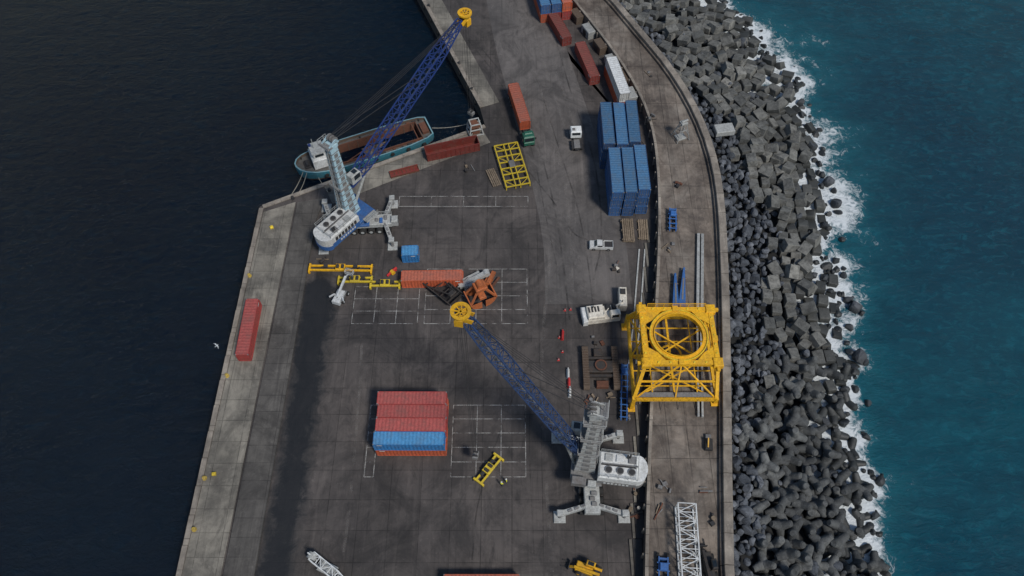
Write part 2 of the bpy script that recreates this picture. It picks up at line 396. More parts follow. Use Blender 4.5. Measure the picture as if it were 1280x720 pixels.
# ---------------------------------------------------------------- promenade, retaining wall, parapet
mb=MB()
Yv=np.linspace(-115,335,180)
vs=[];fs=[]
for i,y in enumerate(Yv):
    x0=float(xi(y));x1=float(xo(y))-.3
    vs+=[(x0,y,-2),(x0,y,PZ),(x1,y,PZ),(x1,y,-2)]
for i in range(len(Yv)-1):
    a=4*i;b=a+4; fs+=[(a,a+1,b+1,b),(a+1,a+2,b+2,b+1)]
mb.add(vs,fs,0); mb.obj('breakwater_promenade',['prom'])
mb=MB()
ys=np.arange(-60,330,4.0)
for y in ys:
    p=Vector((float(xi(y)),y,0)); q=Vector((float(xi(y+3.95)),y+3.95,0)); 
    m_=(p+q)/2; rz=math.atan2(q.y-p.y,q.x-p.x); L=(q-p).length
    mb.box((m_.x+.25,m_.y,PZ+.12),(L,.55,.26),0,rz=rz)
    mb.box((p.x-.16,p.y,PZ/2-.1),(.35,.5,PZ-.2),0,rz=rz)
mb.obj('retaining_wall',['parapet'])
mb=MB(); ys=np.arange(-110,330,5.0)
for y in ys:
    p=Vector((float(xo(y)),y,0)); q=Vector((float(xo(y+4.97)),y+4.97,0)); m_=(p+q)/2; rz=math.atan2(q.y-p.y,q.x-p.x); L=(q-p).length
    d=(q-p).normalized(); n_=Vector((-d.y,d.x,0))
    dz=random.uniform(-.02,.02)
    mb.bbox((m_.x,m_.y,(WZ+PZ-3)/2+dz),(L,1.5,WZ-PZ+3),.07,0,rz=rz)
    c=m_+n_*.98; mb.bbox((c.x,c.y,PZ+.3),(L,.5,.7),.05,1,rz=rz)
mb.obj('parapet_wall',['parapet','prom'])
# ---------------------------------------------------------------- armour
def ico(sub):
    bm=bmesh.new(); bmesh.ops.create_icosphere(bm,subdivisions=sub,radius=1); bm.verts.ensure_lookup_table()
    v=np.array([x.co[:] for x in bm.verts]); f=[[x.index for x in q.verts] for q in bm.faces]; bm.free(); return v,f
def bolder_templates(n):
    out=[]; v0,f0=ico(2)
    for k in range(n):
        v=v0.copy()
        for j in range(9):
            d=np.random.normal(size=3); d/=np.linalg.norm(d); lim=np.random.uniform(.5,.85)
            s_=v@d; over=np.maximum(s_-lim,0); v-=np.outer(over,d)
        v*=np.random.uniform(.75,1.25,3); out.append((v,f0))
    return out
def cube_template(b=.07,chip=0):
    bm=bmesh.new(); bmesh.ops.create_cube(bm,size=2); bmesh.ops.bevel(bm,geom=bm.edges[:],offset=b*1.6,segments=1,affect='EDGES')
    bm.verts.ensure_lookup_table(); bm.verts.index_update()
    v=np.array([x.co[:] for x in bm.verts]); f=[[x.index for x in q.verts] for q in bm.faces]; bm.free()
    v=v+np.random.uniform(-chip,chip,v.shape); return v,f
def tetra_template():
    m=MB()
    for d in [(0,0,1),(.943,0,-.333),(-.471,.816,-.333),(-.471,-.816,-.333)]:
        d=Vector(d); m.cyl((0,0,0),d*.88,.42,.28,n=9,sm=True,cap=False); m.cyl(d*.88,d,.28,.21,n=9,sm=False)
    return np.array(m.v),m.f
class Arm:
    def __init__(s): s.v=[];s.f=[];s.t=[];s.n=0
    def add(s,tmpl,loc,rot,scl,tone):
        v,f=tmpl; Rm=np.array(rot.to_matrix()); w=(v*np.array(scl))@Rm.T+np.array(loc)
        s.v.append(w); s.f+= [[i+s.n for i in q] for q in f]; s.t+= [tone]*len(v); s.n+=len(v)
    def obj(s,name,mat,smooth=False):
        me=bpy.data.meshes.new(name); me.from_pydata(np.concatenate(s.v).tolist(),[],s.f)
        a=me.attributes.new('tone','FLOAT','POINT'); a.data.foreach_set('value',np.array(s.t,dtype=np.float32))
        if smooth: me.polygons.foreach_set('use_smooth',[True]*len(me.polygons))
        me.materials.append(M[mat]); o=bpy.data.objects.new(name,me); col.objects.link(o); return o
def prof(v): return 1.9-5.6*max(0,v)**1.05
def tang(y):
    dx=float(xo(y+2)-xo(y-2)+xsf(y+2)-xsf(y-2))/2; return math.atan2(4,dx)
BT=bolder_templates(10); CT=[cube_template(.04,.03),cube_template(.09,.05),cube_template(.06,.08)]; TT=[tetra_template()]
rr=random.uniform
bo,bl,te=Arm(),Arm(),Arm()
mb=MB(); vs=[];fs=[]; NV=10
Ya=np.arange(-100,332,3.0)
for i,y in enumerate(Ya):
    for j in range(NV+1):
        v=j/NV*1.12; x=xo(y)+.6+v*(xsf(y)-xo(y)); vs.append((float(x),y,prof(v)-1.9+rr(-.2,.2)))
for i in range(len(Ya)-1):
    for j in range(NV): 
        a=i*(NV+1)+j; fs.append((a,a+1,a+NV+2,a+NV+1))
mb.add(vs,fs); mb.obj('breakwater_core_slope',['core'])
def zone(y,v,x):
    j=2.2*math.sin(y*.21)+1.3*math.sin(y*.57)
    w=x-float(xo(y))
    if y<63+j*1.5:
        return 'b' if w<4.6+j*.5 else 't'
    lim=np.interp(y,[60,85,115,130,150],[8.0,10.5,8.5,5,3.0])
    if w<lim+j: return 'b'
    return 'c'
y=-20.0
while y<330:
    W=float(xsf(y)-xo(y)+wiggle(y)*.8); x=.9
    while x<W+1.5:
        X=float(xo(y))+x; yy=y+rr(-.6,.6); v=x/W
        if zone(yy,v,X)=='b' or rr(0,1)<.08:
            s_=rr(.55,1.1)*(1.0 if rr(0,1)<.8 else 1.5)
            bo.add(random.choice(BT),(X+rr(-.5,.5),yy,prof(v)+rr(-.6,.4)),Euler((rr(0,6),rr(0,6),rr(0,6))),(s_,s_*rr(.7,1),s_*rr(.7,1)),rr(0,1)**1.3)
        x+=1.3
    y+=1.3
y=60.0
while y<330:
    W=float(xsf(y)-xo(y)+wiggle(y)*.9); x=1.6
    while x<W+1.2:
        X=float(xo(y))+x; v=x/W; yy=y+rr(-.35,.35)+.8*math.sin(x*.7)
        if zone(yy,v,X)=='c':
            if rr(0,1)<.93:
                t=tang(yy)+rr(-.12,.12)+(rr(-.7,.7) if rr(0,1)<.22 else 0)+ .3*math.sin(yy*.05)+.2
                tl=.09 if rr(0,1)<.68 else .45
                s_=rr(.82,1.02)
                bl.add(random.choice(CT),(X+rr(-.25,.25),yy,prof(v)+rr(-.7,.5)),Euler((rr(-tl,tl),rr(-tl,tl)+.2,t)),(s_*1.42,s_*1.04,s_*1.0),rr(0,1))
            elif rr(0,1)<.6:
                s_=rr(.8,1.3); bo.add(random.choice(BT),(X,yy,prof(v)-.3),Euler((rr(0,6),rr(0,6),rr(0,6))),(s_,s_,s_*.8),rr(0,1))
        x+=2.42
    y+=3.15
for k in range(55):
    y=rr(72,190); W=float(xsf(y)-xo(y)); x=rr(8,W-1)
    if zone(y,x/W,float(xo(y))+x)!='c': continue
    bl.add(CT[0],(float(xo(y))+x,y,prof(x/W)+rr(1.0,1.5)),Euler((rr(-.5,.5),rr(-.5,.5),rr(0,3))),(1.4,1.05,1.0),rr(.3,1))
for layer in (0,1):
    y=-20.0+layer
    while y<70:
        W=float(xsf(y)-xo(y)+wiggle(y)*.7); x=3.2+layer*1.1
        while x<W+.6:
            X=float(xo(y))+x; yy=y+rr(-.5,.5); v=x/W
            if zone(yy,v,X)=='t' and rr(0,1)<(.97 if layer==0 else .45):
                s_=rr(2.0,2.4)
                te.add(TT[0],(X+rr(-.5,.5),yy,prof(v)-.4+layer*1.5+rr(-.3,.3)),Euler((rr(0,6),rr(0,6),rr(0,6))),(s_,s_,s_),rr(0,1))
            x+=3.0
        y+=3.0
for k in range(380):
    y=rr(-10,250); X=float(xsf(y)+wiggle(y)*.8)+random.gauss(.4,1.5); s_=rr(.5,1.25)
    bo.add(random.choice(BT),(X,y,SEA+rr(-.7,.3)),Euler((rr(0,6),rr(0,6),rr(0,6))),(s_,s_,s_*.8),rr(0,.5))
for px,py,s_ in STRAY:
    c=g(px,py,SEA); bo.add(random.choice(BT),(c.x,c.y,SEA+.3*s_),Euler((rr(0,6),rr(0,6),rr(0,6))),(s_,s_*.8,s_*.75),rr(.2,.6))
bo.obj('armour_boulders','boulder'); bl.obj('armour_concrete_blocks','block'); te.obj('armour_tetrapods','tetra',True)
mb=MB(); c=g(905,162,2.6); mb.bbox((0,0,0),(4.2,2.6,1.3),.12,0); mb.obj('concrete_slab',['lightgrey'],loc=c,rz=.15)
# ---------------------------------------------------------------- ground markings
mb=MB()
def rectline(x0,y0,x1,y1,w=.13,z=.010): mb.box(((x0+x1)/2,(y0+y1)/2,z),(max(w,abs(x1-x0)),max(w,abs(y1-y0)),.004),0)
def grid(x0,x1,y0,y1,nx,ny):
    for j in range(ny+1):
        y=y0+(y1-y0)*j/ny; rectline(x0,y,x1,y,z=.010)
    for i in range(nx+1):
        x=x0+(x1-x0)*i/nx; rectline(x,y0,x,y1,z=.0155)
grid(-31,-18.3,76.0,84.4,3,3); grid(-17,3.0,76.0,88.6,4,4)
grid(-10.6,2.4,45.6,59.0,3,5); grid(-25.6,-24.0,45.6,59.0,1,5)
grid(-24,3.4,104.5,107.2,4,1)
mb.obj('painted_bay_markings',['line'])
mb=MB()
for pts,w,z,mi in [([(600,58),(640,110),(672,180),(693,260),(704,330),(712,400)],.35,.012,0),
    ([(672,100),(700,190),(722,260),(735,330),(742,390)],.3,.013,0),
    ([(585,50),(620,95),(650,150),(668,200),(682,270),(700,350)],.25,.014,0),
    ([(690,30),(712,110),(742,200),(752,290),(742,350)],.35,.015,0),
    ([(640,190),(690,250),(716,290),(735,300)],.3,.016,0),
    ([(664,30),(690,110),(716,190)],.45,.017,1),([(676,28),(702,108),(728,188)],.4,.018,1),
    ([(648,30),(672,100),(700,200),(712,280),(716,360)],.5,.019,1),([(430,690),(440,600),(450,480),(452,420)],.5,.020,1),
    ([(690,300),(680,400),(676,500),(684,620),(690,715)],.6,.021,1),([(590,700),(600,620),(640,500),(680,420)],.25,.022,0),
    ([(660,300),(664,420),(662,560),(668,700)],.2,.023,0)]:
    ribbon(mb,catmull([g(*p) for p in pts],8),w,z,mi)
mb.obj('tyre_marks',['tyre','scuff'])
mb=MB()
for pts in ([(799,312),(792,400),(786,455)],[(806,312),(800,400),(795,455)]):
    pp=[g(*p) for p in pts]
    for a,b in zip(pp[:-1],pp[1:]): mb.seg(a+Vector((0,0,.12)),b+Vector((0,0,.12)),.28,.22,0)
mb.obj('steel_rails',['lightgrey'])
mb=MB(); yy=list(np.arange(-40,100,6.0))
for y in yy:
    x=float(xi(y))-1.9; mb.box((x,y,.14),(.45,5.8,.28),0)
    mb.box((x+1.1,y,.10),(1.5,5.9,.16),1)
mb.obj('drainage_kerb',['apron','dark'])
# ---------------------------------------------------------------- containers
cmesh={}
def cont_mesh(c,L=12.19,Wd=2.44,Hh=2.6):
    key=(c,L)
    if key in cmesh: return cmesh[key]
    b=MB(); hw=Wd/2
    n=int(L/.62); pit=(L-.3)/n
    for sgn in (-1,1):
        xs_=[];
        for i in range(n):
            x=-L/2+.15+i*pit
            xs_+=[(x,0),(x+pit*.32,0),(x+pit*.5,1),(x+pit*.82,1)]
        xs_.append((L/2-.15,0)); vs=[]
        for x,o in xs_:
            y=sgn*(hw-.03-o*.07); vs+=[(x,y,.15),(x,y,Hh-.12)]
        fs=[(2*i,2*i+2,2*i+3,2*i+1) if sgn<0 else (2*i+1,2*i+3,2*i+2,2*i) for i in range(len(xs_)-1)]
        b.add(vs,fs,0)
    xs_=[]
    for i in range(n):
        x=-L/2+.15+i*pit; xs_+=[(x,0),(x+pit*.3,0),(x+pit*.5,1),(x+pit*.8,1)]
    xs_.append((L/2-.15,0)); vs=[]
    for x,o in xs_: vs+=[(x,-hw+.06,Hh-.03-o*.045),(x,hw-.06,Hh-.03-o*.045)]
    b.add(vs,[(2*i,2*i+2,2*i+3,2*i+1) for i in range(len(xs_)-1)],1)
    for sy in (-1,1):
        b.box((0,sy*(hw-.04),Hh-.06),(L-.3,.08,.12),0); b.box((0,sy*(hw-.05),.08),(L-.3,.1,.16),0)
        for sx in (-1,1):
            b.box((sx*(L/2-.09),sy*(hw-.09),Hh/2),(.18,.18,Hh-.24),0)
            for z in (.06,Hh-.06): b.box((sx*(L/2-.09),sy*(hw-.09),z),(.19,.19,.13),2)
    for sx in (-1,1):
        b.box((sx*(L/2-.08),0,Hh-.08),(.12,Wd-.36,.14),0); b.box((sx*(L/2-.08),0,.08),(.12,Wd-.36,.15),0)
    b.box((L/2-.14,0,Hh/2),(.06,Wd-.34,Hh-.3),0)
    for y in (-.85,-.4,.4,.85): b.cyl((L/2-.08,y,.2),(L/2-.08,y,Hh-.2),.028,n=6,mi=2)
    for y in (-.85,-.4,.4,.85): b.box((L/2-.07,y+.1,1.05),(.04,.28,.06),2)
    b.box((L/2-.105,0,Hh/2),(.02,.03,Hh-.35),2)
    for i in range(6):
        b.box((-L/2+.1,-hw+.35+i*.35,Hh/2),(.05,.17,Hh-.3),0)
    b.box((-L/2+.16,0,Hh/2),(.05,Wd-.36,Hh-.3),0)
    for sy in (-1,1): b.box((L/2-1.1,sy*(hw-.022),Hh-.45),(.9,.012,.22),3)
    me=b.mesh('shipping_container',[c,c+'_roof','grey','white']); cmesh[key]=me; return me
def container(c,x,y,z,rz,L=12.19,name='shipping_container'):
    o=bpy.data.objects.new(name,cont_mesh(c,L)); o.location=(x,y,z); o.rotation_euler=(0,0,rz); col.objects.link(o); return o
for k,(c0,c1) in enumerate([('orange','red'),('red','red'),('orange','red'),('orange','brightblue')]):
    y=58.1-k*2.5
    container(c0,-17.55+rr(-.05,.05),y,0.02,rr(-.004,.004)+math.pi); container(c1,-17.5+rr(-.16,.16),y,2.63,rr(-.008,.008)+math.pi)
container('red',-50.0,73.9,.14,R(90.4)); container('orange',-15.7,85.4,.02,R(1))
for x in (21.4,24.15,26.95):
    for yk,y in enumerate((121.0,108.1)):
        for z in range(3):
            dx=(.9 if yk==0 else 0)*-1
            container('blue',x+dx+rr(-.1,.1),y+rr(-.15,.15)+(.5 if x>26 else 0),.02+z*2.62,R(-90)+rr(-.008,.008))
a=ang((724,50),(745,98),2.6); c=mid((724,50),(745,98),2.6); container('darkred',c.x,c.y,.02,a)
container('darkred',c.x-6.6,c.y+13.2,.02,a+.1)
a=ang((763,68),(783,120),5.2); c=mid((763,68),(783,120),5.2); container('orange',c.x-.1,c.y,.02,a,name='shipping_container')
container('white',c.x,c.y,2.64,a,name='refrigerated_container')
for k in range(3):
    for z in range(2):
        container((('orange','blue'),('red','blue'),('red','orange'))[k][z],7.2+k*2.65,168.4+k*.5,.02+2.62*z,R(-79))
        if k<2: container(('red','blue')[z],4.4+k*2.65,181.4+k*.5,.02+2.62*z,R(-77))
container('orange',-4.8,27.6,.02,0)
container('brightblue',g(514,322).x,g(514,322).y,.02,R(3),L=3.4,name='small_container')
# ---------------------------------------------------------------- cranes
def crane(name,base,rzc,tip,tower_top,tower_h,hookz,boomw,tcol,house_len=7.5,footz=11,chl=14.0,jm='craneblue',cw=.21,dw=.115,disc=1.15,plats=(13,),trim='craneblue'):
    E=empty(name,(base[0],base[1],0)); B=Vector((base[0],base[1],0))
    b=MB(); b.T=Matrix.Rotation(rzc,4,'Z')
    b.bbox((0,0,1.9),(chl,2.6,1.1),.12,0); b.bbox((0,0,2.6),(5,3.4,.5),.1,4)
    n=8
    for i in range(n):
        x=-chl/2+.9+i*(chl-1.8)/(n-1)
        for sy in (-1,1):
            b.wheel((x,sy*1.55,.72),.72,.9,mi=1,hub=0)
    for sx in (-1,1):
        xx=sx*(chl/2-1.6)
        for sy in (-1,1):
            b.seg((xx,0,2.0),(xx+sx*1.6,sy*5.4,1.9),.8,.8,0)
            b.cyl((xx+sx*1.6,sy*5.4,.3),(xx+sx*1.6,sy*5.4,2.6),.32,mi=2)
            b.bbox((xx+sx*1.6,sy*5.4,.22),(2.0,2.0,.4),.1,0)
            b.bbox((xx+sx*1.6,sy*5.4,2.5),(1.1,1.1,.5),.1,0)
            for q in range(3): b.seg((xx+sx*(.2+q*.4),sy*(1.2+q*1.1),2.45),(xx+sx*(.5+q*.4),sy*(1.9+q*1.1),2.45),.35,.3,2)
    b.bbox((chl/2+.6,-.4,2.2),(1.4,1.6,1.7),.2,0); b.box((chl/2+1.33,-.4,2.5),(.05,1.3,.7),3)
    for q in range(6): b.bbox((-chl/2+1.5+q*.9 if q<3 else chl/2-1.2-(q-3)*.9,rr(-.5,.5),2.65),(.6,rr(.6,1.4),.4),.05,2 if q%2 else 4)
    b.rail([(-chl/2,1.2,2.45),(-2.8,1.2,2.45)],.9,0); b.rail([(chl/2,1.2,2.45),(2.8,1.2,2.45)],.9,0)
    b.cyl((0,0,2.7),(0,0,3.6),1.7,mi=2,n=24)
    b.obj('chassis',['lightgrey','rubber','grey','glass',trim],E)
    tp=Vector(tip)-B; rb=math.atan2(tp.y,tp.x); d=Vector((math.cos(rb),math.sin(rb),0))
    tt=Vector((tower_top[0],tower_top[1],0))-B
    b=MB(); b.T=Matrix.Rotation(rb,4,'Z'); hl=house_len
    b.bbox((-hl/2+1.2,0,3.95),(hl+4.5,4.2,.7),.1,4)
    b.bbox((-hl/2-1.0,0,5.7),(hl,4.6,2.9),.25,0)
    n=12; pl=[(-hl-.9,-2.3)]+[(-hl-.9-1.7*math.sin(math.pi*i/n),-2.3*math.cos(math.pi*i/n)) for i in range(1,n)]+[(-hl-.9,2.3)]
    b.prism(pl[::-1],4.9,6.9,0); b.prism([(x*1.005,y*1.01) for x,y in pl][::-1],3.7,4.88,4)
    for i in range(3):
        x=-hl*.25-1-i*1.9
        b.cyl((x,.9,7.15),(x,.9,7.4),.62,mi=1,n=16); b.cyl((x,.9,7.4),(x,.9,7.43),.5,mi=2,n=16)
        b.bbox((x+rr(-.3,.3),-1.2,7.25),(1.3,1.2,.35),.08,(3,0,1)[i])
    b.seg((-hl-1,-.2,7.25),(-1.5,-.1,7.25),.16,mi=1); b.box((-hl*.5-1,.05,7.17),(hl*.9,.25,.03),2)
    for i in range(7): b.box((-hl*.12-1.2-i*.85,-2.32,5.9),(.6,.06,1.0),2)
    b.box((-hl/2-1,-2.34,4.75),(hl*.98,.05,1.1),4); b.box((-hl/2-1,2.34,4.75),(hl*.98,.05,1.1),4)
    for i in range(7):
        for sy in (-1,1): b.box((-hl*.2-1.0-i*.62,sy*2.385,4.75),(.4,.03,.5),0)
    b.rail([(-hl-.9,-2.2,7.15),(-1.2,-2.2,7.15)],1.0,3); b.rail([(-hl-.9,2.2,7.15),(-1.2,2.2,7.15)],1.0,3); b.rail([(-hl-.9,-2.2,7.15),(-hl-.9,2.2,7.15)],1.0,3)
    b.bbox((1.6,-2.6,4.35),(3.2,1.4,.12),.02,3); b.rail([(0,-3.25,4.4),(3.2,-3.25,4.4)],1,3)
    b.bbox((2.0,2.7,4.9),(2.4,1.3,1.5),.1,4); b.bbox((-.2,2.8,4.6),(1.4,1.1,1.0),.1,3)
    b.cyl((-hl+.5,-1.5,7.1),(-hl+.5,-1.5,8.6),.16,mi=2,n=10); b.cyl((-hl+.9,-1.5,7.1),(-hl+.9,-1.5,8.4),.14,mi=2,n=10)
    b.obj('machinery_house',['white','grey','dark','lightgrey',trim],E)
    b=MB(); t0=Vector((tt.x,tt.y,4.2)); t1=Vector((tt.x,tt.y,tower_h)); side=Vector((-d.y,d.x,0))
    def sect(z,w,l): 
        o=Vector((tt.x,tt.y,z)); return [o+d*sx*l/2+side*sy*w/2 for sx,sy in ((-1,-1),(1,-1),(1,1),(-1,1))]
    zs=[4.2,8,tower_h*.55,tower_h-1.5]; ws=[(3.0,3.6),(2.7,3.0),(2.2,2.2),(1.7,1.7)]
    vs=[]; 
    for z,(w,l) in zip(zs,ws): vs+=sect(z,w,l)
    fs=[]
    for i in range(3):
        for k in range(4): fs.append((4*i+k,4*i+(k+1)%4,4*i+4+(k+1)%4,4*i+4+k))
    fs.append((12,13,14,15)); b.add(vs,fs,0)
    for q in range(12):
        z=5.0+q*(tower_h-7.5)/11; w=float(np.interp(z,zs,[x[0] for x in ws]))+.08; l=float(np.interp(z,zs,[x[1] for x in ws]))+.08
        s4=sect(z,w,l)
        for k in range(4): b.seg(s4[k],s4[(k+1)%4],.1,.16,2)
        if q<11:
            z2=z+(tower_h-7.5)/22
            for k in range(4):
                mdl=(s4[k]+s4[(k+1)%4])/2; nv=(mdl-Vector((tt.x,tt.y,z))).normalized()
                pc=Vector((mdl.x,mdl.y,z2))-nv*.02; b.seg(pc-Vector((0,0,.5)),pc+Vector((0,0,.5)),w*.42,.06,2,up=nv)
    for z in plats:
        pl=[Vector((tt.x,tt.y,z))+d*sx*1.7+side*sy*1.5 for sx,sy in ((-1,-1),(1,-1),(1,1),(-1,1))]
        b.prism([(p.x,p.y) for p in pl],z-.05,z+.05,2)
        b.rail([p for p in pl]+[pl[0]],1.0,1,step=1.2,w=.06)
    lo=t0-d*2.0; hi=Vector((tt.x,tt.y,tower_h-1))-d*1.2
    for s_ in (-.3,.3): b.seg(lo+side*s_,hi+side*s_,.08,mi=1)
    for i in range(30): 
        o=lo.lerp(hi,i/29); b.seg(o-side*.3,o+side*.3,.05,mi=1)
    b.T=Matrix.Translation((tt.x,tt.y,tower_h))@Matrix.Rotation(rb,4,'Z')
    b.bbox((0,0,-1.0),(2.0,1.9,.9),.15,0); 
    for sy in (-.7,0,.7): b.cyl((.7,sy-.1,.1),(.7,sy+.1,.1),.7,mi=2,n=18)
    for sy in (-.95,.95): b.seg((-1.0,sy,-.5),(.7,sy,.3),.2,.5,0); b.seg((1.2,sy,-.5),(.7,sy,.3),.2,.4,0)
    b.rail([(-1.6,-1.4,-.4),(-1.6,1.4,-.4),(.5,1.4,-.4)],1,1); b.box((-1.1,0,-.45),(1.2,2.8,.08),2); b.seg((-1,0,0),(-1,0,2.2),.08,mi=1)
    b.T=Matrix.Translation((tt.x,tt.y,footz+4))@Matrix.Rotation(rb,4,'Z')
    b.bbox((2.0,-1.9,0),(2.4,1.6,2.2),.2,1); b.box((3.22,-1.9,.1),(.04,1.3,1.5),3); b.box((2.2,-2.72,.3),(1.5,.04,1.2),3); b.box((2.3,-1.9,1.12),(1.0,1.0,.03),3)
    b.obj('tower',[tcol,'lightgrey','grey','glass'],E)
    b=MB(); foot=Vector((tt.x,tt.y,footz))+d*1.7
    tipl=tp.copy(); bd=(tipl-foot).normalized(); up=side.cross(bd).normalized()
    if up.z<0: up=-up
    b.lattice(foot,tipl-bd*1.4,1.3,boomw,1.1,22,cw,dw,0,.14,.8,side=side,hr=.85)
    for sy in (-.6,.6): b.seg(foot+side*sy-bd*.8,foot+side*sy*.9+bd*2.2,.3,.6,0)
    nb=int((tipl-foot).length/2.4)
    for i in range(2,nb-1):
        o=foot+bd*(i*2.4); b.seg(o-up*boomw*.3,o+bd*1.9-up*boomw*.3,.45,.05,1)
    b.obj('jib',[jm,'grey'],E)
    b=MB(); k=disc/1.15
    b.T=Matrix.Translation(tipl)@Matrix.Scale(k,4)
    b.ring((0,0,.35),1.15,.5,.3,24,0)
    for i in range(4):
        t=i*math.pi/4+rb; b.seg((-math.cos(t)*1.0,-math.sin(t)*1.0,.33),(math.cos(t)*1.0,math.sin(t)*1.0,.33),.16,.14,0)
    b.T=Matrix.Translation(tipl)@Matrix.Rotation(rb,4,'Z')@Matrix.Scale(k,4)
    for sy in (-.35,.35): b.cyl((.1,sy-.1,-.5),(.1,sy+.1,-.5),.75,mi=1,n=18)
    for sy in (-.62,.62): b.seg((-1.6,sy,-1.2),(.7,sy,-.4),.14,.9,0)
    b.bbox((-.3,0,.0),(1.3,1.4,.35),.05,0)
    b.bbox((.3,0,-1.8),(1.2,1.5,1.6),.1,0)
    b.obj('jib_head',['yellow','dark'],E)
    b=MB(); th=Vector((tt.x,tt.y,tower_h+.3))+d*.7
    for s_ in (-.7,-.25,.25,.7): b.seg(th+side*s_,tipl+side*s_*.5-bd*1,.06,mi=0)
    m2=foot.lerp(tipl,.62)+up*boomw*.4
    for s_ in (-.6,.6): b.seg(th+side*s_,m2+side*s_,.09,mi=0)
    dp=Vector((tipl.x,tipl.y,hookz))+d*.1
    for sx,sy in ((-.28,-.4),(.28,-.4),(-.28,.4),(.28,.4)): b.seg(Vector((tipl.x,tipl.y,tipl.z-.6))+side*sy+d*sx,dp+side*sy+d*sx,.055,mi=0)
    b.obj('ropes',['rope'],E)
    b=MB(); cy=foot.lerp(tipl,.2); lo=Vector((tt.x,tt.y,5.0))+d*1.9
    b.cyl(lo,lo.lerp(cy,.55),.32,mi=0); b.cyl(lo.lerp(cy,.5),cy,.18,mi=1); b.obj('luffing_cylinder',['lightgrey','grey'],E)
    b=MB(); b.T=Matrix.Translation(dp)@Matrix.Rotation(rb,4,'Z')
    b.bbox((0,0,-.2),(1.0,1.3,.9),.15,0); 
    for sy in (-.35,.35): b.cyl((0,sy-.08,.3),(0,sy+.08,.3),.45,mi=1,n=14)
    b.cyl((0,0,-.6),(0,0,-1.1),.12,mi=1); b.ring((0,0,-1.3),.35,.14,.14,12,1)
    b.obj('hook_block',['grey','dark'],E)
    return E
tipA=g(581,18,31.4)
crane('harbour_crane',(-31.8,99.0),R(4),tipA,(-33.3,99.9),25.2,5.0,2.3,'paleblue',cw=.2,dw=.12,trim='steelblue')
tipB=g(576,391,52)
crane('harbour_crane',(13.4,45.6),R(90),tipB,(12.3,46.3),27.5,4.0,1.85,'lightgrey',house_len=6.5,jm='jibslate',cw=.16,dw=.09,disc=1.05,plats=(12,18,24),trim='grey')
# ---------------------------------------------------------------- cargo hopper at the corner quay
b=MB()
for sx in (-1,1):
    for sy in (-1,1): b.seg((sx*1.6,sy*1.4,0),(sx*1.1,sy*1.0,3.2),.22,mi=0); 
for z,w in ((.3,1.55),(1.8,1.3),(3.2,1.05)):
    b.seg((-w,-w*.9,z),(w,-w*.9,z),.2,mi=0); b.seg((-w,w*.9,z),(w,w*.9,z),.2,mi=0); b.seg((-w,-w*.9,z),(-w,w*.9,z),.2,mi=0); b.seg((w,-w*.9,z),(w,w*.9,z),.2,mi=0)
b.prism([(-1.1,-1),(1.1,-1),(.5,.9),(-1.1,1)],2.2,3.0,1); b.seg((-1.6,-1.4,.1),(1.6,1.4,1.8),.14,mi=0); b.bbox((0,0,.6),(1.8,1.5,1.0),.2,1)
b.obj('cargo_hopper',['lightgrey','rust'],loc=g(594,163,0)+Vector((0,-.5,0)),rz=.3)
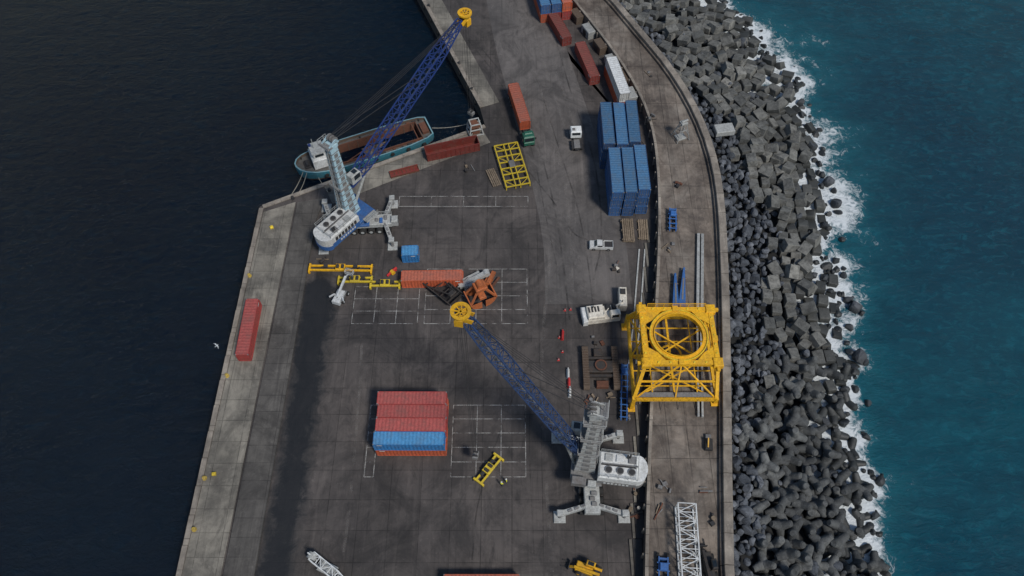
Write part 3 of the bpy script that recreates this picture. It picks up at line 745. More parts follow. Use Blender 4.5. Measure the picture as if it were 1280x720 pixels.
# ---------------------------------------------------------------- ship
def ship():
    c=Vector((-33.2,122.3,0)); E=empty('coastal_barge',(c.x,c.y,0),R(23.5))
    st=[(-15.8,.5),(-15.2,1.7),(-14,2.7),(-12,3.5),(-9,4.0),(-4,4.15),(4,4.15),(10,4.0),(14,3.5),(15.6,2.8)]
    dz=lambda x:-1.3+.9*max(0,(-x-8)/8)**2+.25*max(0,(x-10)/6)
    b=MB(); n=len(st)
    out=[(x,-w) for x,w in st]+[(x,w) for x,w in reversed(st)]
    N_=len(out)
    def ringz(f,s): return [(x*s[0],y*s[1],f(x)) for x,y in out]
    r0=ringz(lambda x:-5.0,(.93,.72)); r1=ringz(lambda x:-2.9,(.985,.96)); r2=ringz(lambda x:dz(x)-.5,(1,1)); r3=ringz(lambda x:dz(x)+.35,(1.0,1.0)); r4=ringz(lambda x:dz(x)+.35,(.98,.935)); r5=ringz(lambda x:dz(x)-.45,(.98,.935))
    rs=[r0,r1,r2,r3,r4,r5]; vs=sum(rs,[])
    mats_=[1,2,3,7,6]
    for k in range(5):
        b.add(vs,[(k*N_+i,k*N_+(i+1)%N_,(k+1)*N_+(i+1)%N_,(k+1)*N_+i) for i in range(N_)],mats_[k])
    hx0,hx1,hw=-6.5,13.0,2.6
    def dwid(x): return float(np.interp(x,[s[0] for s in st],[s[1] for s in st]))*.93
    xsn=sorted(set([s[0]*.975 for s in st]+[hx0,hx1]))
    for x0,x1 in zip(xsn[:-1],xsn[1:]):
        w0,w1=dwid(x0),dwid(x1); z0,z1=dz(x0)-.42,dz(x1)-.42
        if x0>=hx0 and x1<=hx1:
            for s_ in (-1,1): b.add([(x0,s_*hw,z0),(x1,s_*hw,z1),(x1,s_*w1,z1),(x0,s_*w0,z0)],[(0,1,2,3)],4)
        else: b.add([(x0,-w0,z0),(x1,-w1,z1),(x1,w1,z1),(x0,w0,z0)],[(0,1,2,3)],4)
    b.add([(hx0,-hw,-4.3),(hx1,-hw,-4.3),(hx1,hw,-4.3),(hx0,hw,-4.3)],[(0,1,2,3)],5)
    for s_ in (-1,1): b.box(((hx0+hx1)/2,s_*hw,-2.7),(hx1-hx0,.16,3.3),5)
    for x in (hx0,hx1): b.box((x,0,-2.7),(.16,2*hw+.16,3.3),5)
    for i in range(9): 
        x=hx0+1.2+i*2.2
        for s_ in (-1,1): b.box((x,s_*(hw-.14),-2.8),(.14,.12,2.8),6)
    b.add([(hx0+1,-hw+.1,-4.1),(hx0+6,-1.6,-3.4),(hx1-3,-hw+.2,-3.9),(hx1-1,hw-.2,-4.1),(hx0+9,1.5,-3.2),(hx0+1,hw-.2,-4)],[(0,1,4,5),(1,2,3,4)],6)
    b.obj('hull',['dark','rust','teal','teal','deckgrey','rust','brown','paleteal'],E)
    b=MB()
    b.bbox((-10.2,0,.1),(3.6,4.4,2.6),.2,0); b.bbox((-10.2,0,2.1),(2.6,3.2,1.7),.2,0); b.box((-8.88,0,2.2),(.04,2.7,.7),1); b.box((-10.2,-1.62,2.2),(1.9,.04,.7),1)
    b.bbox((-10.3,0,3.05),(3.0,3.6,.15),.04,2); b.cyl((-10.8,0,3),(-10.8,0,6),.08,mi=2); b.seg((-10.8,-.9,5),(-10.8,.9,5),.06,mi=2); b.cyl((-11.5,1,1.2),(-11.5,1,3.6),.3,mi=3)
    b.obj('wheelhouse',['white','glass','lightgrey','craneblue'],E)
    b=MB()
    b.cyl((-13.2,-.8,-.8),(-13.2,.8,-.8),.4,mi=0); b.bbox((-13.2,0,-1.1),(1.4,2.2,.4),.05,0)
    for x in (-14,-8,0,8,14):
        for s_ in (-1,1): b.cyl((x,s_*min(3.4,dwid(x)-.4),dz(x)-.45),(x,s_*min(3.4,dwid(x)-.4),dz(x)+.2),.16,mi=0,n=8)
    b.box((14.2,0,-1.2),(1.5,3,.8),1); b.seg((12,-3,-1.5),(12,3,-1.4),.2,mi=1)
    for i in range(7): b.wheel((-10+i*3.8,-4.3,-1.6),.45,.25,(0,1,0),2)
    for i in range(12): b.bbox((rr(-7,13),random.choice((-1,1))*rr(2.85,3.3),-1.5),(rr(.4,1.2),rr(.2,.5),rr(.3,.6)),.04,random.randrange(2))
    b.seg((-5,-2.9,-1),(9,2.6,-1),.18,mi=1); b.seg((2,-3,-1.1),(5,3,-1.1),.25,mi=0)
    b.obj('deck_gear',['dark','rust','rubber'],E)
ship()
mb=MB()
def rope(p,q,sag=.5,n=8,w=.09):
    pts=[Vector(p).lerp(Vector(q),i/n)-Vector((0,0,sag*4*(i/n)*(1-i/n))) for i in range(n+1)]
    for a,b in zip(pts[:-1],pts[1:]): mb.seg(a,b,w,mi=0)
rope(g(380,212,-.6),g(362,246,.4),.6); rope(g(384,214,-.6),g(372,243,.4),.6); rope(g(398,222,-1),g(410,240,.4),.3); rope(g(540,160,-1),g(600,150,.4),.8)
mb.obj('mooring_lines',['ropelight'])
def bollard(px,py,mat='bollard_paint'):
    b=MB(); b.cyl((0,0,0),(0,0,.12),.42,n=16,mi=0); b.cyl((0,0,.1),(0,0,.5),.2,.18,n=14,mi=0); b.cyl((0,0,.45),(0,0,.62),.22,.32,n=14,mi=0); b.cyl((0,0,.62),(0,0,.7),.32,.22,n=14,mi=0)
    c=g(px,py,.12); c.z=.1; b.obj('mooring_bollard',[mat],loc=c)
for p in [(312,345),(284,470),(256,598),(243,662)]: bollard(*p)
for p in [(366,248),(412,238),(536,8),(556,46),(574,80),(590,112)]: bollard(*p,mat='dark')
for px,py in [(340,285),(268,593)]:
    b=MB(); b.bbox((0,0,.3),(.7,.55,.5),.1,0); b.cyl((0,0,.55),(0,0,.75),.15,mi=0,n=10); c=g(px,py,.1); b.obj('quay_cleat_box',['yellow2'],loc=c,rz=rr(0,1))
# ---------------------------------------------------------------- racks, spreader frames, crate
def open_rack(px0,py0,px1,py1,W,Hh,mat,name):
    p=g(px0,py0);q=g(px1,py1); L=(q-p).length; b=MB()
    for s_ in (-1,1):
        b.box((0,s_*W/2,Hh/2),(L,.1,Hh),0)
        for i in range(int(L/1.0)+1): b.box((-L/2+.1+i*(L-.2)/int(L/1.0),s_*(W/2+.08),Hh/2),(.12,.1,Hh),0)
        b.box((0,s_*(W/2),Hh+.06),(L+.1,.22,.14),1)
        b.box((s_*L/2,0,Hh/2+.001),(.12,W-.12,Hh),0)
    b.box((0,0,.12),(L-.15,W-.12,.2),1)
    for i in range(6): b.box((-L/2+1+i*(L-2)/5,0,.26),(.15,W-.2,.12),0)
    c=(p+q)/2; b.obj(name,[mat,'darkred'],loc=c,rz=math.atan2(q.y-p.y,q.x-p.x))
open_rack(533,197,598,183,2.5,2.2,'darkred','open_top_container')
open_rack(488,220,523,211,1.5,.5,'rust','steel_cradle')
# one flat yellow frame: four longitudinals tied by shared cross members
b=MB(); L=12.0
for y,w in ((-2.6,.26),(-.55,.22),(.55,.22),(2.6,.26)):
    b.seg((-L/2,y,.95),(L/2,y,.95),w,.34,0)
    for i in range(5): b.seg((-L/2+L*i/4,y,0),(-L/2+L*i/4,y,.9),.2,mi=0)
for i in range(8):
    x=-L/2+L*i/7; b.seg((x,-2.6,.96),(x,2.6,.96),.2,.26,0)
for i in (0,2,4,6):
    x=-L/2+L*i/7
    b.seg((x,-2.6,.9),(x+L/7,-.55,.9),.13,mi=0); b.seg((x,2.6,.9),(x+L/7,.55,.9),.13,mi=0)
b.bbox((0,0,1.15),(1.8,1.3,.4),.06,1)
c=mid((632,181),(648,238)); b.obj('yellow_spreader_frame',['yellow2','grey'],loc=c,rz=ang((622,181),(639,238)))
def pallet_stack(px,py,L,W,n,rz,name='wooden_crate'):
    b=MB()
    for k in range(n):
        z=.14+k*.5
        for i in range(int(W/.4)): b.box((0,-W/2+.2+i*.4+rr(-.03,.03),z+.2),(L+rr(-.1,.1),.3,.08),0)
        for i in (-1,0,1): b.box((i*L*.42,0,z),(.2,W,.28),0)
    b.obj(name,['wood'],loc=g(px,py),rz=rz)
pallet_stack(617,223,5.0,2.0,1,ang((612,208),(626,238))); 
pallet_stack(784,290,5.6,2.6,2,R(90),'timber_platform'); pallet_stack(803,288,5.2,2.2,1,R(88),'timber_platform')
# ---------------------------------------------------------------- trucks & vehicles
def semi():
    a=ang((641,103),(657,153),4); c=mid((641,103),(657,153),4); E=empty('container_truck',(c.x,c.y,0),a)
    o=container('orange',0,0,1.45,math.pi,name='load_container'); o.parent=E
    b=MB(); b.box((0,0,1.25),(12.3,1.0,.3),0)
    for i in range(5): b.box((-5.8+i*2.9,0,1.32),(.2,2.4,.2),0)
    for i in range(3):
        for s_ in (-1,1): b.wheel((-5.3+i*1.3,s_*.95,.52),.52,.6,mi=1,hub=2)
    for s_ in (-1,1): b.box((3.4,s_*.8,.7),(.12,.12,1.1),0)
    b.box((-6.2,0,.9),(.1,2.4,.4),3); b.obj('trailer',['dark','rubber','grey','sign_red'],E)
    b=MB(); x0=6.6
    b.box((x0+1,0,.95),(5.4,.9,.35),1)
    for x in (x0-.6,x0+.6,x0+3.1):
        for s_ in (-1,1): b.wheel((x,s_*.98,.52),.52,.5,mi=2,hub=3)
    b.bbox((x0+2.6,0,2.05),(1.9,2.45,2.3),.25,0); b.bbox((x0+3.5,0,1.3),(.5,2.4,.9),.15,0); b.box((x0+3.57,0,2.4),(.06,2.0,.9),4)
    for s_ in (-1,1): b.box((x0+2.8,s_*1.235,2.4),(.9,.03,.7),4); b.box((x0+3.4,s_*1.45,2.4),(.15,.3,.6),1); b.cyl((x0+.4,s_*.9,.7),(x0+1.4,s_*.9,.7),.3,mi=3,n=10)
    b.bbox((x0+2.2,0,3.3),(1.0,1.8,.4),.2,0); b.cyl((x0+1.5,1.0,1),(x0+1.5,1.0,3.3),.09,mi=3)
    b.obj('tractor_cab',['green','dark','rubber','grey','glass'],E)
semi()
def terminal_tractor():
    c=g(720,179); b=MB()
    b.box((0,0,.8),(5.4,1.0,.35),1)
    for x in (-1.9,-.9,1.8):
        for s_ in (-1,1): b.wheel((x,s_*.95,.5),.5,.5,mi=2,hub=3)
    b.bbox((1.7,0,1.9),(2.0,2.4,1.9),.2,0); b.box((2.72,0,2.2),(.03,2.0,.8),4); b.box((.68,0,2.2),(.03,1.8,.7),4)
    for s_ in (-1,1): b.box((1.8,s_*1.21,2.2),(1.1,.03,.7),4)
    b.bbox((-1.2,0,1.15),(2.4,1.3,.25),.05,3); b.box((-1.2,0,1.0),(2.6,2.3,.08),1); b.bbox((2.6,0,.9),(.5,2.4,.7),.1,0); b.bbox((1.5,.5,2.95),(.7,.6,.2),.05,3)
    b.obj('terminal_tractor',['white_roof','dark','rubber','grey','glass'],loc=c,rz=R(93))
terminal_tractor()
def pickup(px,py,rz,mat='white',name='pickup_truck'):
    b=MB(); prof_=[(-2.4,.5),(-2.4,1.0),(-.6,1.02),(-.45,1.0),(-.2,1.62),(.85,1.66),(1.45,1.08),(2.3,.98),(2.45,.6),(2.4,.4),(-2.3,.4)]
    n=len(prof_); 
    def wz(z): return .9 if z<1.2 else .72
    vs=[(x,-wz(z),z) for x,z in prof_]+[(x,wz(z),z) for x,z in prof_]
    b.add(vs,[(i,n+i,n+(i+1)%n,(i+1)%n) for i in range(n)]+[tuple(range(n)),tuple(range(2*n-1,n-1,-1))],0)
    b.box((-1.45,0,1.03),(1.6,1.5,.04),1)
    for s_ in (-1,1): 
        b.box((-1.45,s_*.84,1.15),(1.8,.08,.25),0); b.box((.3,s_*.775,1.4),(1.0,.14,.32),2)
        for x in (-1.5,1.5): b.wheel((x,s_*.84,.36),.36,.24,mi=3,hub=4)
    b.box((-2.37,0,1.15),(.08,1.7,.25),0)
    b.box((1.16,0,1.42),(.05,1.34,.62),2,rot=Matrix.Rotation(R(-46),3,'Y')); b.box((-.34,0,1.38),(.05,1.3,.42),2,rot=Matrix.Rotation(R(22),3,'Y'))
    b.obj(name,[mat,'dark','glass','rubber','grey'],loc=g(px,py),rz=rz)
pickup(751,309,R(178))
# ---------------------------------------------------------------- yellow jacket frame
def jacket():
    E=empty('yellow_steel_jacket_frame',(29,66.5,0)); b=MB()
    b.T=Matrix.Translation((-29,-66.5,0))
    T=[(23.4,62.8),(35.9,62.8),(35.9,73.6),(23.4,73.6)]; zt=9.3
    Bt=[(21.6,58.4),(36.2,58.4),(36.2,75.2),(21.8,75.2)]; zb=3.9
    feet=[0,PZ,PZ,0]
    for i in range(4):
        j=(i+1)%4; a=(*T[i],zt);c=(*T[j],zt); b.seg(a,c,.85,.8,0)
        a2=(*Bt[i],zb);c2=(*Bt[j],zb); b.seg(a2,c2,.55,.6,0)
        b.seg(a2,(*T[i],zt),.6,.6,0); b.seg((Bt[i][0],Bt[i][1],feet[i]),(Bt[i][0],Bt[i][1],zb+.6),.65,.65,0)
        b.bbox((Bt[i][0],Bt[i][1],feet[i]+.12),(1.5,1.5,.22),.03,0)
        mt=((T[i][0]+T[j][0])/2,(T[i][1]+T[j][1])/2,zt-.3); b.seg(a2,mt,.26,.26,0); b.seg(c2,mt,.26,.26,0)
        mbm=((Bt[i][0]+Bt[j][0])/2,(Bt[i][1]+Bt[j][1])/2,zb); b.seg(mt,mbm,.24,.24,0)
        b.bbox((T[i][0],T[i][1],zt+.1),(1.7,1.7,1.1),.1,0)
        for q in range(1,6):
            o=Vector(a).lerp(Vector(c),q/6); b.bbox((o.x,o.y,zt+.46),(.35,.35,.16),.04,1)
        A_=Vector(a);C_=Vector(c);u=(A_-C_).normalized(); b.seg(A_,A_+u*1.5,.55,.55,0)
    cx,cy=29.6,68.2
    b.ring((cx,cy,zt),4.75,.9,.75,40,0); b.ring((cx,cy,zt+.45),4.35,.16,.4,40,0); b.ring((cx,cy,zt+.42),5.1,.16,.3,40,1)
    for i in range(4):
        x,y=T[i]; sx=1 if x<cx else -1; sy=1 if y<cy else -1
        pl=[(x+sx*.3,y+sy*.3),(x+sx*3.6,y+sy*.3),(x+sx*2.2,y+sy*2.0),(x+sx*.3,y+sy*3.2)]
        if sx*sy<0: pl=pl[::-1]
        b.prism(pl,zt+.1,zt+.3,0)
    b.seg((21.7,67,zb),(36.2,67,zb),.4,.45,0); b.seg((28.9,58.4,zb),(28.9,75.2,zb),.38,.4,0)
    for yq in (61,64,70,72.8): b.seg((21.8,yq,zb-.02),(36.1,yq,zb-.02),.18,mi=0)
    for xq in (25,33): b.seg((xq,58.6,zb+.03),(xq,75,zb+.03),.2,mi=0)
    b.seg((23.4,64,6.5),(35.9,72,6.5),.26,.26,0); b.seg((23.4,72.4,6.52),(35.9,63.6,6.52),.26,.26,0)
    for i in range(4):
        j=(i+1)%4
        m1=Vector((*T[i],zt)).lerp(Vector((*Bt[i],zb)),.5); m2=Vector((*T[j],zt)).lerp(Vector((*Bt[j],zb)),.5); b.seg(m1,m2,.3,mi=0)
    b.seg((21.7,58.5,zb),(36.1,67,zb-.05),.22,mi=0); b.seg((36.1,58.5,zb),(21.8,67,zb-.06),.22,mi=0)
    b.ring((28.9,67,zb+.3),2.0,.3,.3,24,0)
    for (x,y) in ((23.4,67),(35.9,67.5),(29.5,62.8),(29.5,73.6)): b.bbox((x,y,zt+.55),(1.0,1.0,.3),.05,0)
    b.rail([(22.9,62.4,zt+.4),(22.9,74,zt+.4)],1.0,0,w=.08); b.rail([(24.5,74.1,zt+.4),(35,74.1,zt+.4)],1.0,0,w=.08)
    b.rail([(22,58.0,zb+.3),(36,58.0,zb+.3)],1.0,0,w=.08)
    b.prism([(22,58.7),(36,58.7),(36,59.6),(22,59.6)],zb+.31,zb+.36,2)
    b.obj('frame',['yellow','yellow2','grey'],E)
    b=MB(); b.T=Matrix.Translation((-29,-66.5,0))
    for k in range(3): b.seg((27+k*3,59,zb-.2),(26.4+k*3.1,57.0,PZ+.1),.08,mi=0)
    b.obj('chains',['dark'],E)
jacket()
# ---------------------------------------------------------------- other yard equipment
def upper_house():
    E=empty('crawler_crane_upperworks',g(752,396),R(8)); b=MB()
    b.bbox((0,0,1.0),(6.6,3.0,1.5),.15,0); b.bbox((-1.4,0,2.1),(3.2,2.9,.9),.2,0); b.bbox((2.2,-1.0,2.3),(1.9,1.2,1.7),.15,0); b.box((3.18,-1.0,2.5),(.03,1.0,1.0),1); b.box((2.2,-1.62,2.5),(1.3,.03,.9),1)
    b.cyl((1.2,.3,1.9),(1.2,1.3,1.9),.55,mi=2); b.cyl((2.4,.3,1.9),(2.4,1.3,1.9),.45,mi=2); b.box((0,0,.15),(4,2.2,.3),2)
    for i in range(4): b.box((-2.6+i*.6,.4,2.57),(.35,1.2,.05),2)
    b.bbox((-3.5,0,1.0),(.9,3.4,1.6),.15,3); b.cyl((-1.8,.8,2.5),(-1.8,.8,3.2),.12,mi=2); b.seg((2.5,.9,1.6),(4.2,1.3,2.6),.25,mi=0); b.seg((-.2,-1.2,2.5),(1,-.2,3.4),.15,mi=0)
    b.obj('house',['cream','glass','dark','white'],E)
upper_house()
b=MB(); b.bbox((0,0,1.3),(4.3,1.5,2.2),.15,0); b.box((0,0,.12),(4.4,1.3,.24),1); b.bbox((1,0,2.5),(1.2,1.0,.3),.05,1); b.box((-1,-.77,1.4),(1.4,.04,1.2),1); b.cyl((-1.4,.2,2.4),(-1.4,.2,3.1),.1,mi=1); b.obj('diesel_generator',['cream','dark'],loc=g(777,378),rz=R(88))
def undercarriage():
    E=empty('crawler_undercarriage',g(750,462)); b=MB()
    for s_ in (-1,1):
        x=s_*2.75
        b.box((x,0,.8),(.8,7.6,1.0),0)
        for sy in (-1,1): b.cyl((x-.55,sy*3.8,.75),(x+.55,sy*3.8,.75),.7,mi=1,n=16)
        for i in range(24): 
            y=-3.9+i*.34; b.box((x,y,1.5),(1.15,.24,.1),1); b.box((x,y,.06),(1.15,.24,.12),1)
        for i in range(7): b.cyl((x-.5,-3+i,.45),(x+.5,-3+i,.45),.3,mi=0,n=10)
    b.bbox((0,0,1.1),(4.6,2.4,.9),.15,2); b.cyl((0,0,1.4),(0,0,1.9),1.15,mi=2,n=24); b.ring((0,0,1.95),1.0,.25,.15,24,0)
    b.seg((-2.3,-1.8,1),(2.3,-1.8,1),.5,mi=2); b.seg((-2.3,1.8,1),(2.3,1.8,1),.5,mi=2)
    b.bbox((.2,-3.3,.5),(2.2,1.3,.9),.1,0); b.bbox((-.3,3.2,.5),(1.6,1.6,.8),.1,2)
    b.obj('tracks_and_carbody',['rust','brown','black_machine'],E)
undercarriage()
def blue_bogie(px0,py0,px1,py1,z,W,name='blue_flatbed_trailer'):
    p=g(px0,py0,z);q=g(px1,py1,z);L=(q-p).length; b=MB()
    for s_ in (-1,1): b.box((0,s_*W*.35,.95),(L,.18,.4),0)
    for i in range(int(L/1.2)): b.box((-L/2+.6+i*1.2,0,1.06),(.16,W,.14),0)
    for i in range(4):
        for s_ in (-1,1): b.wheel((-L/2+1+i*1.1,s_*W*.4,.42),.42,.3,mi=1,hub=2)
    b.box((L/2-.3,0,.6),(.3,W*.8,1.0),0); b.bbox((L/2-1.6,0,1.35),(1.2,W*.6,.5),.1,0)
    b.obj(name,['steelblue','rubber','grey'],loc=(p+q)/2,rz=math.atan2(q.y-p.y,q.x-p.x))
blue_bogie(779,528,780,458,0,1.5); blue_bogie(840,292,840,264,PZ,1.8); blue_bogie(828,730,828,698,PZ,2.0)
def fork(px0,py0,px1,py1,name='blue_steel_arm'):
    p=g(px0,py0,PZ);q=g(px1,py1,PZ);L=(q-p).length; b=MB()
    vs=[(-L/2,-.5),(-L/2+.8,-.7),(0,-.45),(L/2,-.15),(L/2,.15),(0,.45),(-L/2+.8,.7),(-L/2,.5)]
    b.prism(vs,.2,1.1,0); b.cyl((-L/2+.6,0,.1),(-L/2+.6,0,1.3),.4,mi=1,n=14); b.cyl((L/2-.2,-.4,.6),(L/2-.2,.4,.6),.25,mi=1,n=12); b.box((0,0,1.12),(L*.5,.3,.08),1); b.box((-L*.2,0,.1),(.3,1.6,.2),2); b.box((L*.3,0,.1),(.3,1.6,.2),2)
    b.obj(name,['steelblue','grey','wood'],loc=(p+q)/2,rz=math.atan2(q.y-p.y,q.x-p.x))
fork(844,396,843,345); fork(851,392,854,338)
def beams(px0,py0,px1,py1,n,w,gap,name='steel_beam'):
    p=g(px0,py0,PZ);q=g(px1,py1,PZ);L=(q-p).length
    for k in range(n):
        b=MB(); o=(k-(n-1)/2)*(w+gap); b.box((0,o,.62),(L,w,.07),0); b.box((0,o,.2),(L,w,.07),0); b.box((0,o,.41),(L,.07,.35),0)
        for i in range(int(L/2)): b.box((-L/2+1+i*2,o,.08),(.25,w+.3,.16),1)
        b.obj(name,['lightgrey','wood'],loc=(p+q)/2,rz=math.atan2(q.y-p.y,q.x-p.x))
beams(874,395,875,294,2,.55,.25); beams(875,522,873,402,2,.35,.35)
b=MB(); b.lattice((0,-12,1.6),(0,8.5,1.6),2.9,2.9,2.9,14,.2,.12,0,side=(1,0,0),hr=.9,xb=False)
for y in (-8,0,7): b.box((0,y,.08),(3.4,.3,.16),1)
c=g(858,632,PZ+2.5); b.obj('white_lattice_boom_section',['white_roof','wood'],loc=(c.x-.4,c.y-8.2,PZ),rz=R(-3))
b=MB(); b.lattice((-3,0,1.2),(3.4,-1.2,1.2),1.4,1.4,1.0,5,.16,.1,0); b.cyl((-3,-.5,1.4),(-3,.5,1.4),.8,mi=1); b.bbox((0,-.5,.4),(3,1.8,.8),.1,1); b.seg((-3,0,.1),(-3.4,0,3),.2,mi=0)
b.obj('jib_section',['white_roof','lightgrey'],loc=g(412,708),rz=R(-25))
def telehandler(loc,rz,mat='yellow',name='telehandler'):
    E=empty(name,loc,rz); b=MB()
    b.bbox((0,0,1.05),(4.2,1.5,.8),.12,0)
    for x in (-1.4,1.4):
        for s_ in (-1,1): b.wheel((x,s_*.95,.55),.55,.45,mi=1,hub=0)
    b.bbox((-.1,-.65,2.0),(1.5,.85,1.3),.12,0); b.box((.67,-.65,2.1),(.03,.7,.9),2); b.box((-.1,-1.09,2.1),(1.1,.03,.9),2); b.box((-.1,-.65,2.66),(1.0,.6,.03),2)
    b.bbox((-1.5,.3,1.6),(1.2,.9,.6),.1,3); b.seg((-1.9,.45,2.0),(2.3,.45,1.5),.4,.45,0); b.seg((2.2,.45,1.5),(3.1,.45,.6),.3,.35,0)
    b.box((3.15,.2,.6),(.12,1.5,.8),3); 
    for y in (-.3,.7): b.box((3.8,y,.25),(1.2,.14,.07),3)
    b.obj('machine',[mat,'rubber','glass','dark'],E); return E
telehandler(g(735,714),R(160)); telehandler(g(884,709,PZ),R(95),'black_machine','wheel_loader')
def spreader(loc,rz,L=6.0,name='container_spreader',mat='yellow2',W=2.2,Z=.15):
    b=MB()
    for s_ in (-1,1):
        b.box((0,s_*W*.28,.5+Z),(L,.3,.4),0); b.box((s_*L/2,0,.45+Z),(.35,W,.45),0)
        for t in (-1,1): b.box((s_*L/2,t*W/2,.25+Z),(.35,.3,.7),0); b.seg((s_*L/2,t*W/2,.3+Z),(s_*(L/2+.35),t*(W/2+.1),-.1+Z),.12,mi=1)
    b.bbox((0,0,.85+Z),(1.9,1.5,.5),.08,0); b.cyl((-.5,-.4,1.15+Z),(-.5,.4,1.15+Z),.3,mi=1,n=12); b.cyl((.5,-.4,1.15+Z),(.5,.4,1.15+Z),.3,mi=1,n=12)
    for x in (-L*.3,L*.3): b.box((x,0,.52+Z),(.2,W*.56,.25),1); b.bbox((x*.8,.3,.8+Z),(.8,.5,.35),.05,1)
    b.obj(name,[mat,'dark'],loc=loc,rz=rz)
spreader(g(611,588),ang((597,606),(626,570)),5.6,'container_spreader','yellow2',1.9)
for a_,b__,W_ in [((388,337),(465,338),1.8),((424,352),(465,352),1.6),((464,357),(500,357),1.6)]:
    L_=(g(*a_)-g(*b__)).length; spreader(mid(a_,b__),ang(a_,b__),L_,'container_spreader','yellow2' if W_<1.7 else 'yellow',W_)
def boomlift():
    E=empty('boom_lift',g(427,372),R(72)); b=MB()
    b.bbox((0,0,.75),(2.6,1.6,.6),.1,1)
    for x in (-1,1):
        for s_ in (-1,1): b.wheel((x,s_*.95,.45),.45,.35,mi=2,hub=0)
    b.bbox((-.6,0,1.5),(2.6,1.5,.9),.15,0); b.seg((-1.2,0,2.1),(3.2,0,3.0),.38,.42,0); b.seg((3.1,0,3.0),(4.3,.1,2.2),.22,mi=0); b.seg((-1.3,0,1.9),(1.2,0,2.4),.2,mi=1)
    b.box((4.8,.1,1.6),(.9,1.6,.08),1); b.rail([(4.35,-.7,1.6),(5.25,-.7,1.6),(5.25,.9,1.6),(4.35,.9,1.6),(4.35,-.7,1.6)],1.0,0,w=.07)
    b.bbox((-1.9,0,1.3),(.6,1.6,1.1),.15,0); b.seg((-.6,-.8,1.9),(-1.6,-1.5,2.0),.25,mi=0); b.seg((-.6,.8,1.9),(-1.6,1.5,2.0),.25,mi=0)
    b.obj('lift',['white_roof','grey','rubber'],E)
boomlift()
def clam(loc,rz,s,m0,m1,name):
    b=MB(); b.T=Matrix.Scale(s,4)
    n=8
    for sg in (-1,1):
        ox=sg*.25; pts=[]
        for i in range(n+1):
            t=math.pi/2*i/n; pts.append((ox+sg*1.5*math.cos(t)*1.0,1.6-1.5*math.sin(t)))
        vs=[(x,-1.1,z) for x,z in pts]+[(x,1.1,z) for x,z in pts]
        b.add(vs,[(i,i+1,n+2+i,n+1+i) for i in range(n)],0)
        vs2=[(x*.96,y*.97,z+.05) for x,y,z in vs]; b.add(vs2,[(n+1+i,n+2+i,i+1,i) for i in range(n)],2)
        for y in (-1.1,1.1):
            b.add([(x,y,z) for x,z in pts]+[(ox,y,1.6)],[tuple(range(n+2))],0)
        b.box((sg*1.72,0,1.62),(.16,2.4,.2),0)
        for y in (-.95,.95): b.seg((sg*1.6,y,1.6),(sg*.45,y*.5,3.4),.2,.26,1)
    b.bbox((0,0,3.5),(1.5,1.4,.5),.1,1); b.cyl((0,-.5,3.9),(0,.5,3.9),.45,mi=1,n=14); b.bbox((0,0,1.9),(.9,1.8,.5),.1,1); b.seg((0,0,2),(0,0,3.4),.25,mi=1)
    b.obj(name,[m0,m1,'dark'],loc=loc,rz=rz)
clam(g(601,376),R(25),1.55,'orangerust','orangerust','clamshell_grab')
b=MB(); n=10
pts=[(1.7*math.cos(math.pi+math.pi*i/n),1.7+1.6*math.sin(math.pi+math.pi*i/n)) for i in range(n+1)]
vs=[(-3.6,y,z) for y,z in pts]+[(3.6,y,z) for y,z in pts]
b.add(vs,[(i,i+1,n+2+i,n+1+i) for i in range(n)],0); b.add([(x*.98,y*.94,z+.08) for x,y,z in vs],[(n+1+i,n+2+i,i+1,i) for i in range(n)],1)
for x in (-3.6,3.6): b.add([(x,y,z) for y,z in pts],[tuple(range(n+1))],0)
for x in (-3,-1,1,3): b.box((x,0,1.7),(.18,3.5,.2),0); 
for s_ in (-1,1): b.box((0,s_*1.75,1.7),(7.4,.2,.25),0); b.seg((-2,s_*1.5,1.7),(2.8,s_*.6,3.0),.2,mi=0); b.box((0,s_*.8,.15),(5.5,.3,.3),2)
b.bbox((2.6,0,2.6),(1.0,1.6,.6),.1,0)
b.obj('dredging_bucket',['black_machine','dark','rust'],loc=g(554,366),rz=R(-42))
b=MB(); b.seg((-3,-.6,.9),(2.8,.6,1.6),.9,.9,0); b.seg((-2.6,.6,.5),(1.6,1.6,.9),.6,.6,0); b.cyl((2.8,.1,1.6),(2.8,1.2,1.6),.7,mi=0); b.bbox((-1,-.8,.6),(2.2,1.2,1.1),.1,0); b.prism([(-3.4,-.9),(-1,-1.4),(1.8,.4),(-.8,.8)],1.2,1.4,0); b.seg((0,-1.4,.4),(3.4,-.8,.4),.35,mi=1)
b.obj('excavator_arm',['lightgrey','orangerust'],loc=g(592,354),rz=R(15))
b=MB(); b.seg((-2,0,.5),(2,.3,1.3),.8,.6,0); b.seg((-1.4,-.8,.3),(1.8,-1.0,.5),.4,mi=1); b.bbox((0,.5,.4),(1.9,1.3,.9),.1,0); b.obj('machine_parts',['orangerust','rust'],loc=g(613,354),rz=R(60))
b=MB(); b.seg((-1.3,0,.4),(1.2,.2,.8),.35,mi=0); b.cyl((0,-.4,.5),(0,.4,.5),.45,mi=1); b.bbox((.6,.3,.4),(.9,.6,.6),.1,0); b.obj('hook_block',['sign_red','yellow'],loc=g(491,342),rz=R(40))
b=MB(); b.bbox((0,0,.5),(2.0,1.3,.9),.1,0); b.seg((-.7,.2,1),(.8,.2,1.6),.2,mi=1); b.bbox((1.5,0,.35),(.8,1.0,.6),.1,2); b.obj('winch_unit',['dark','yellow','grey'],loc=g(885,557,PZ),rz=R(85))
b=MB()
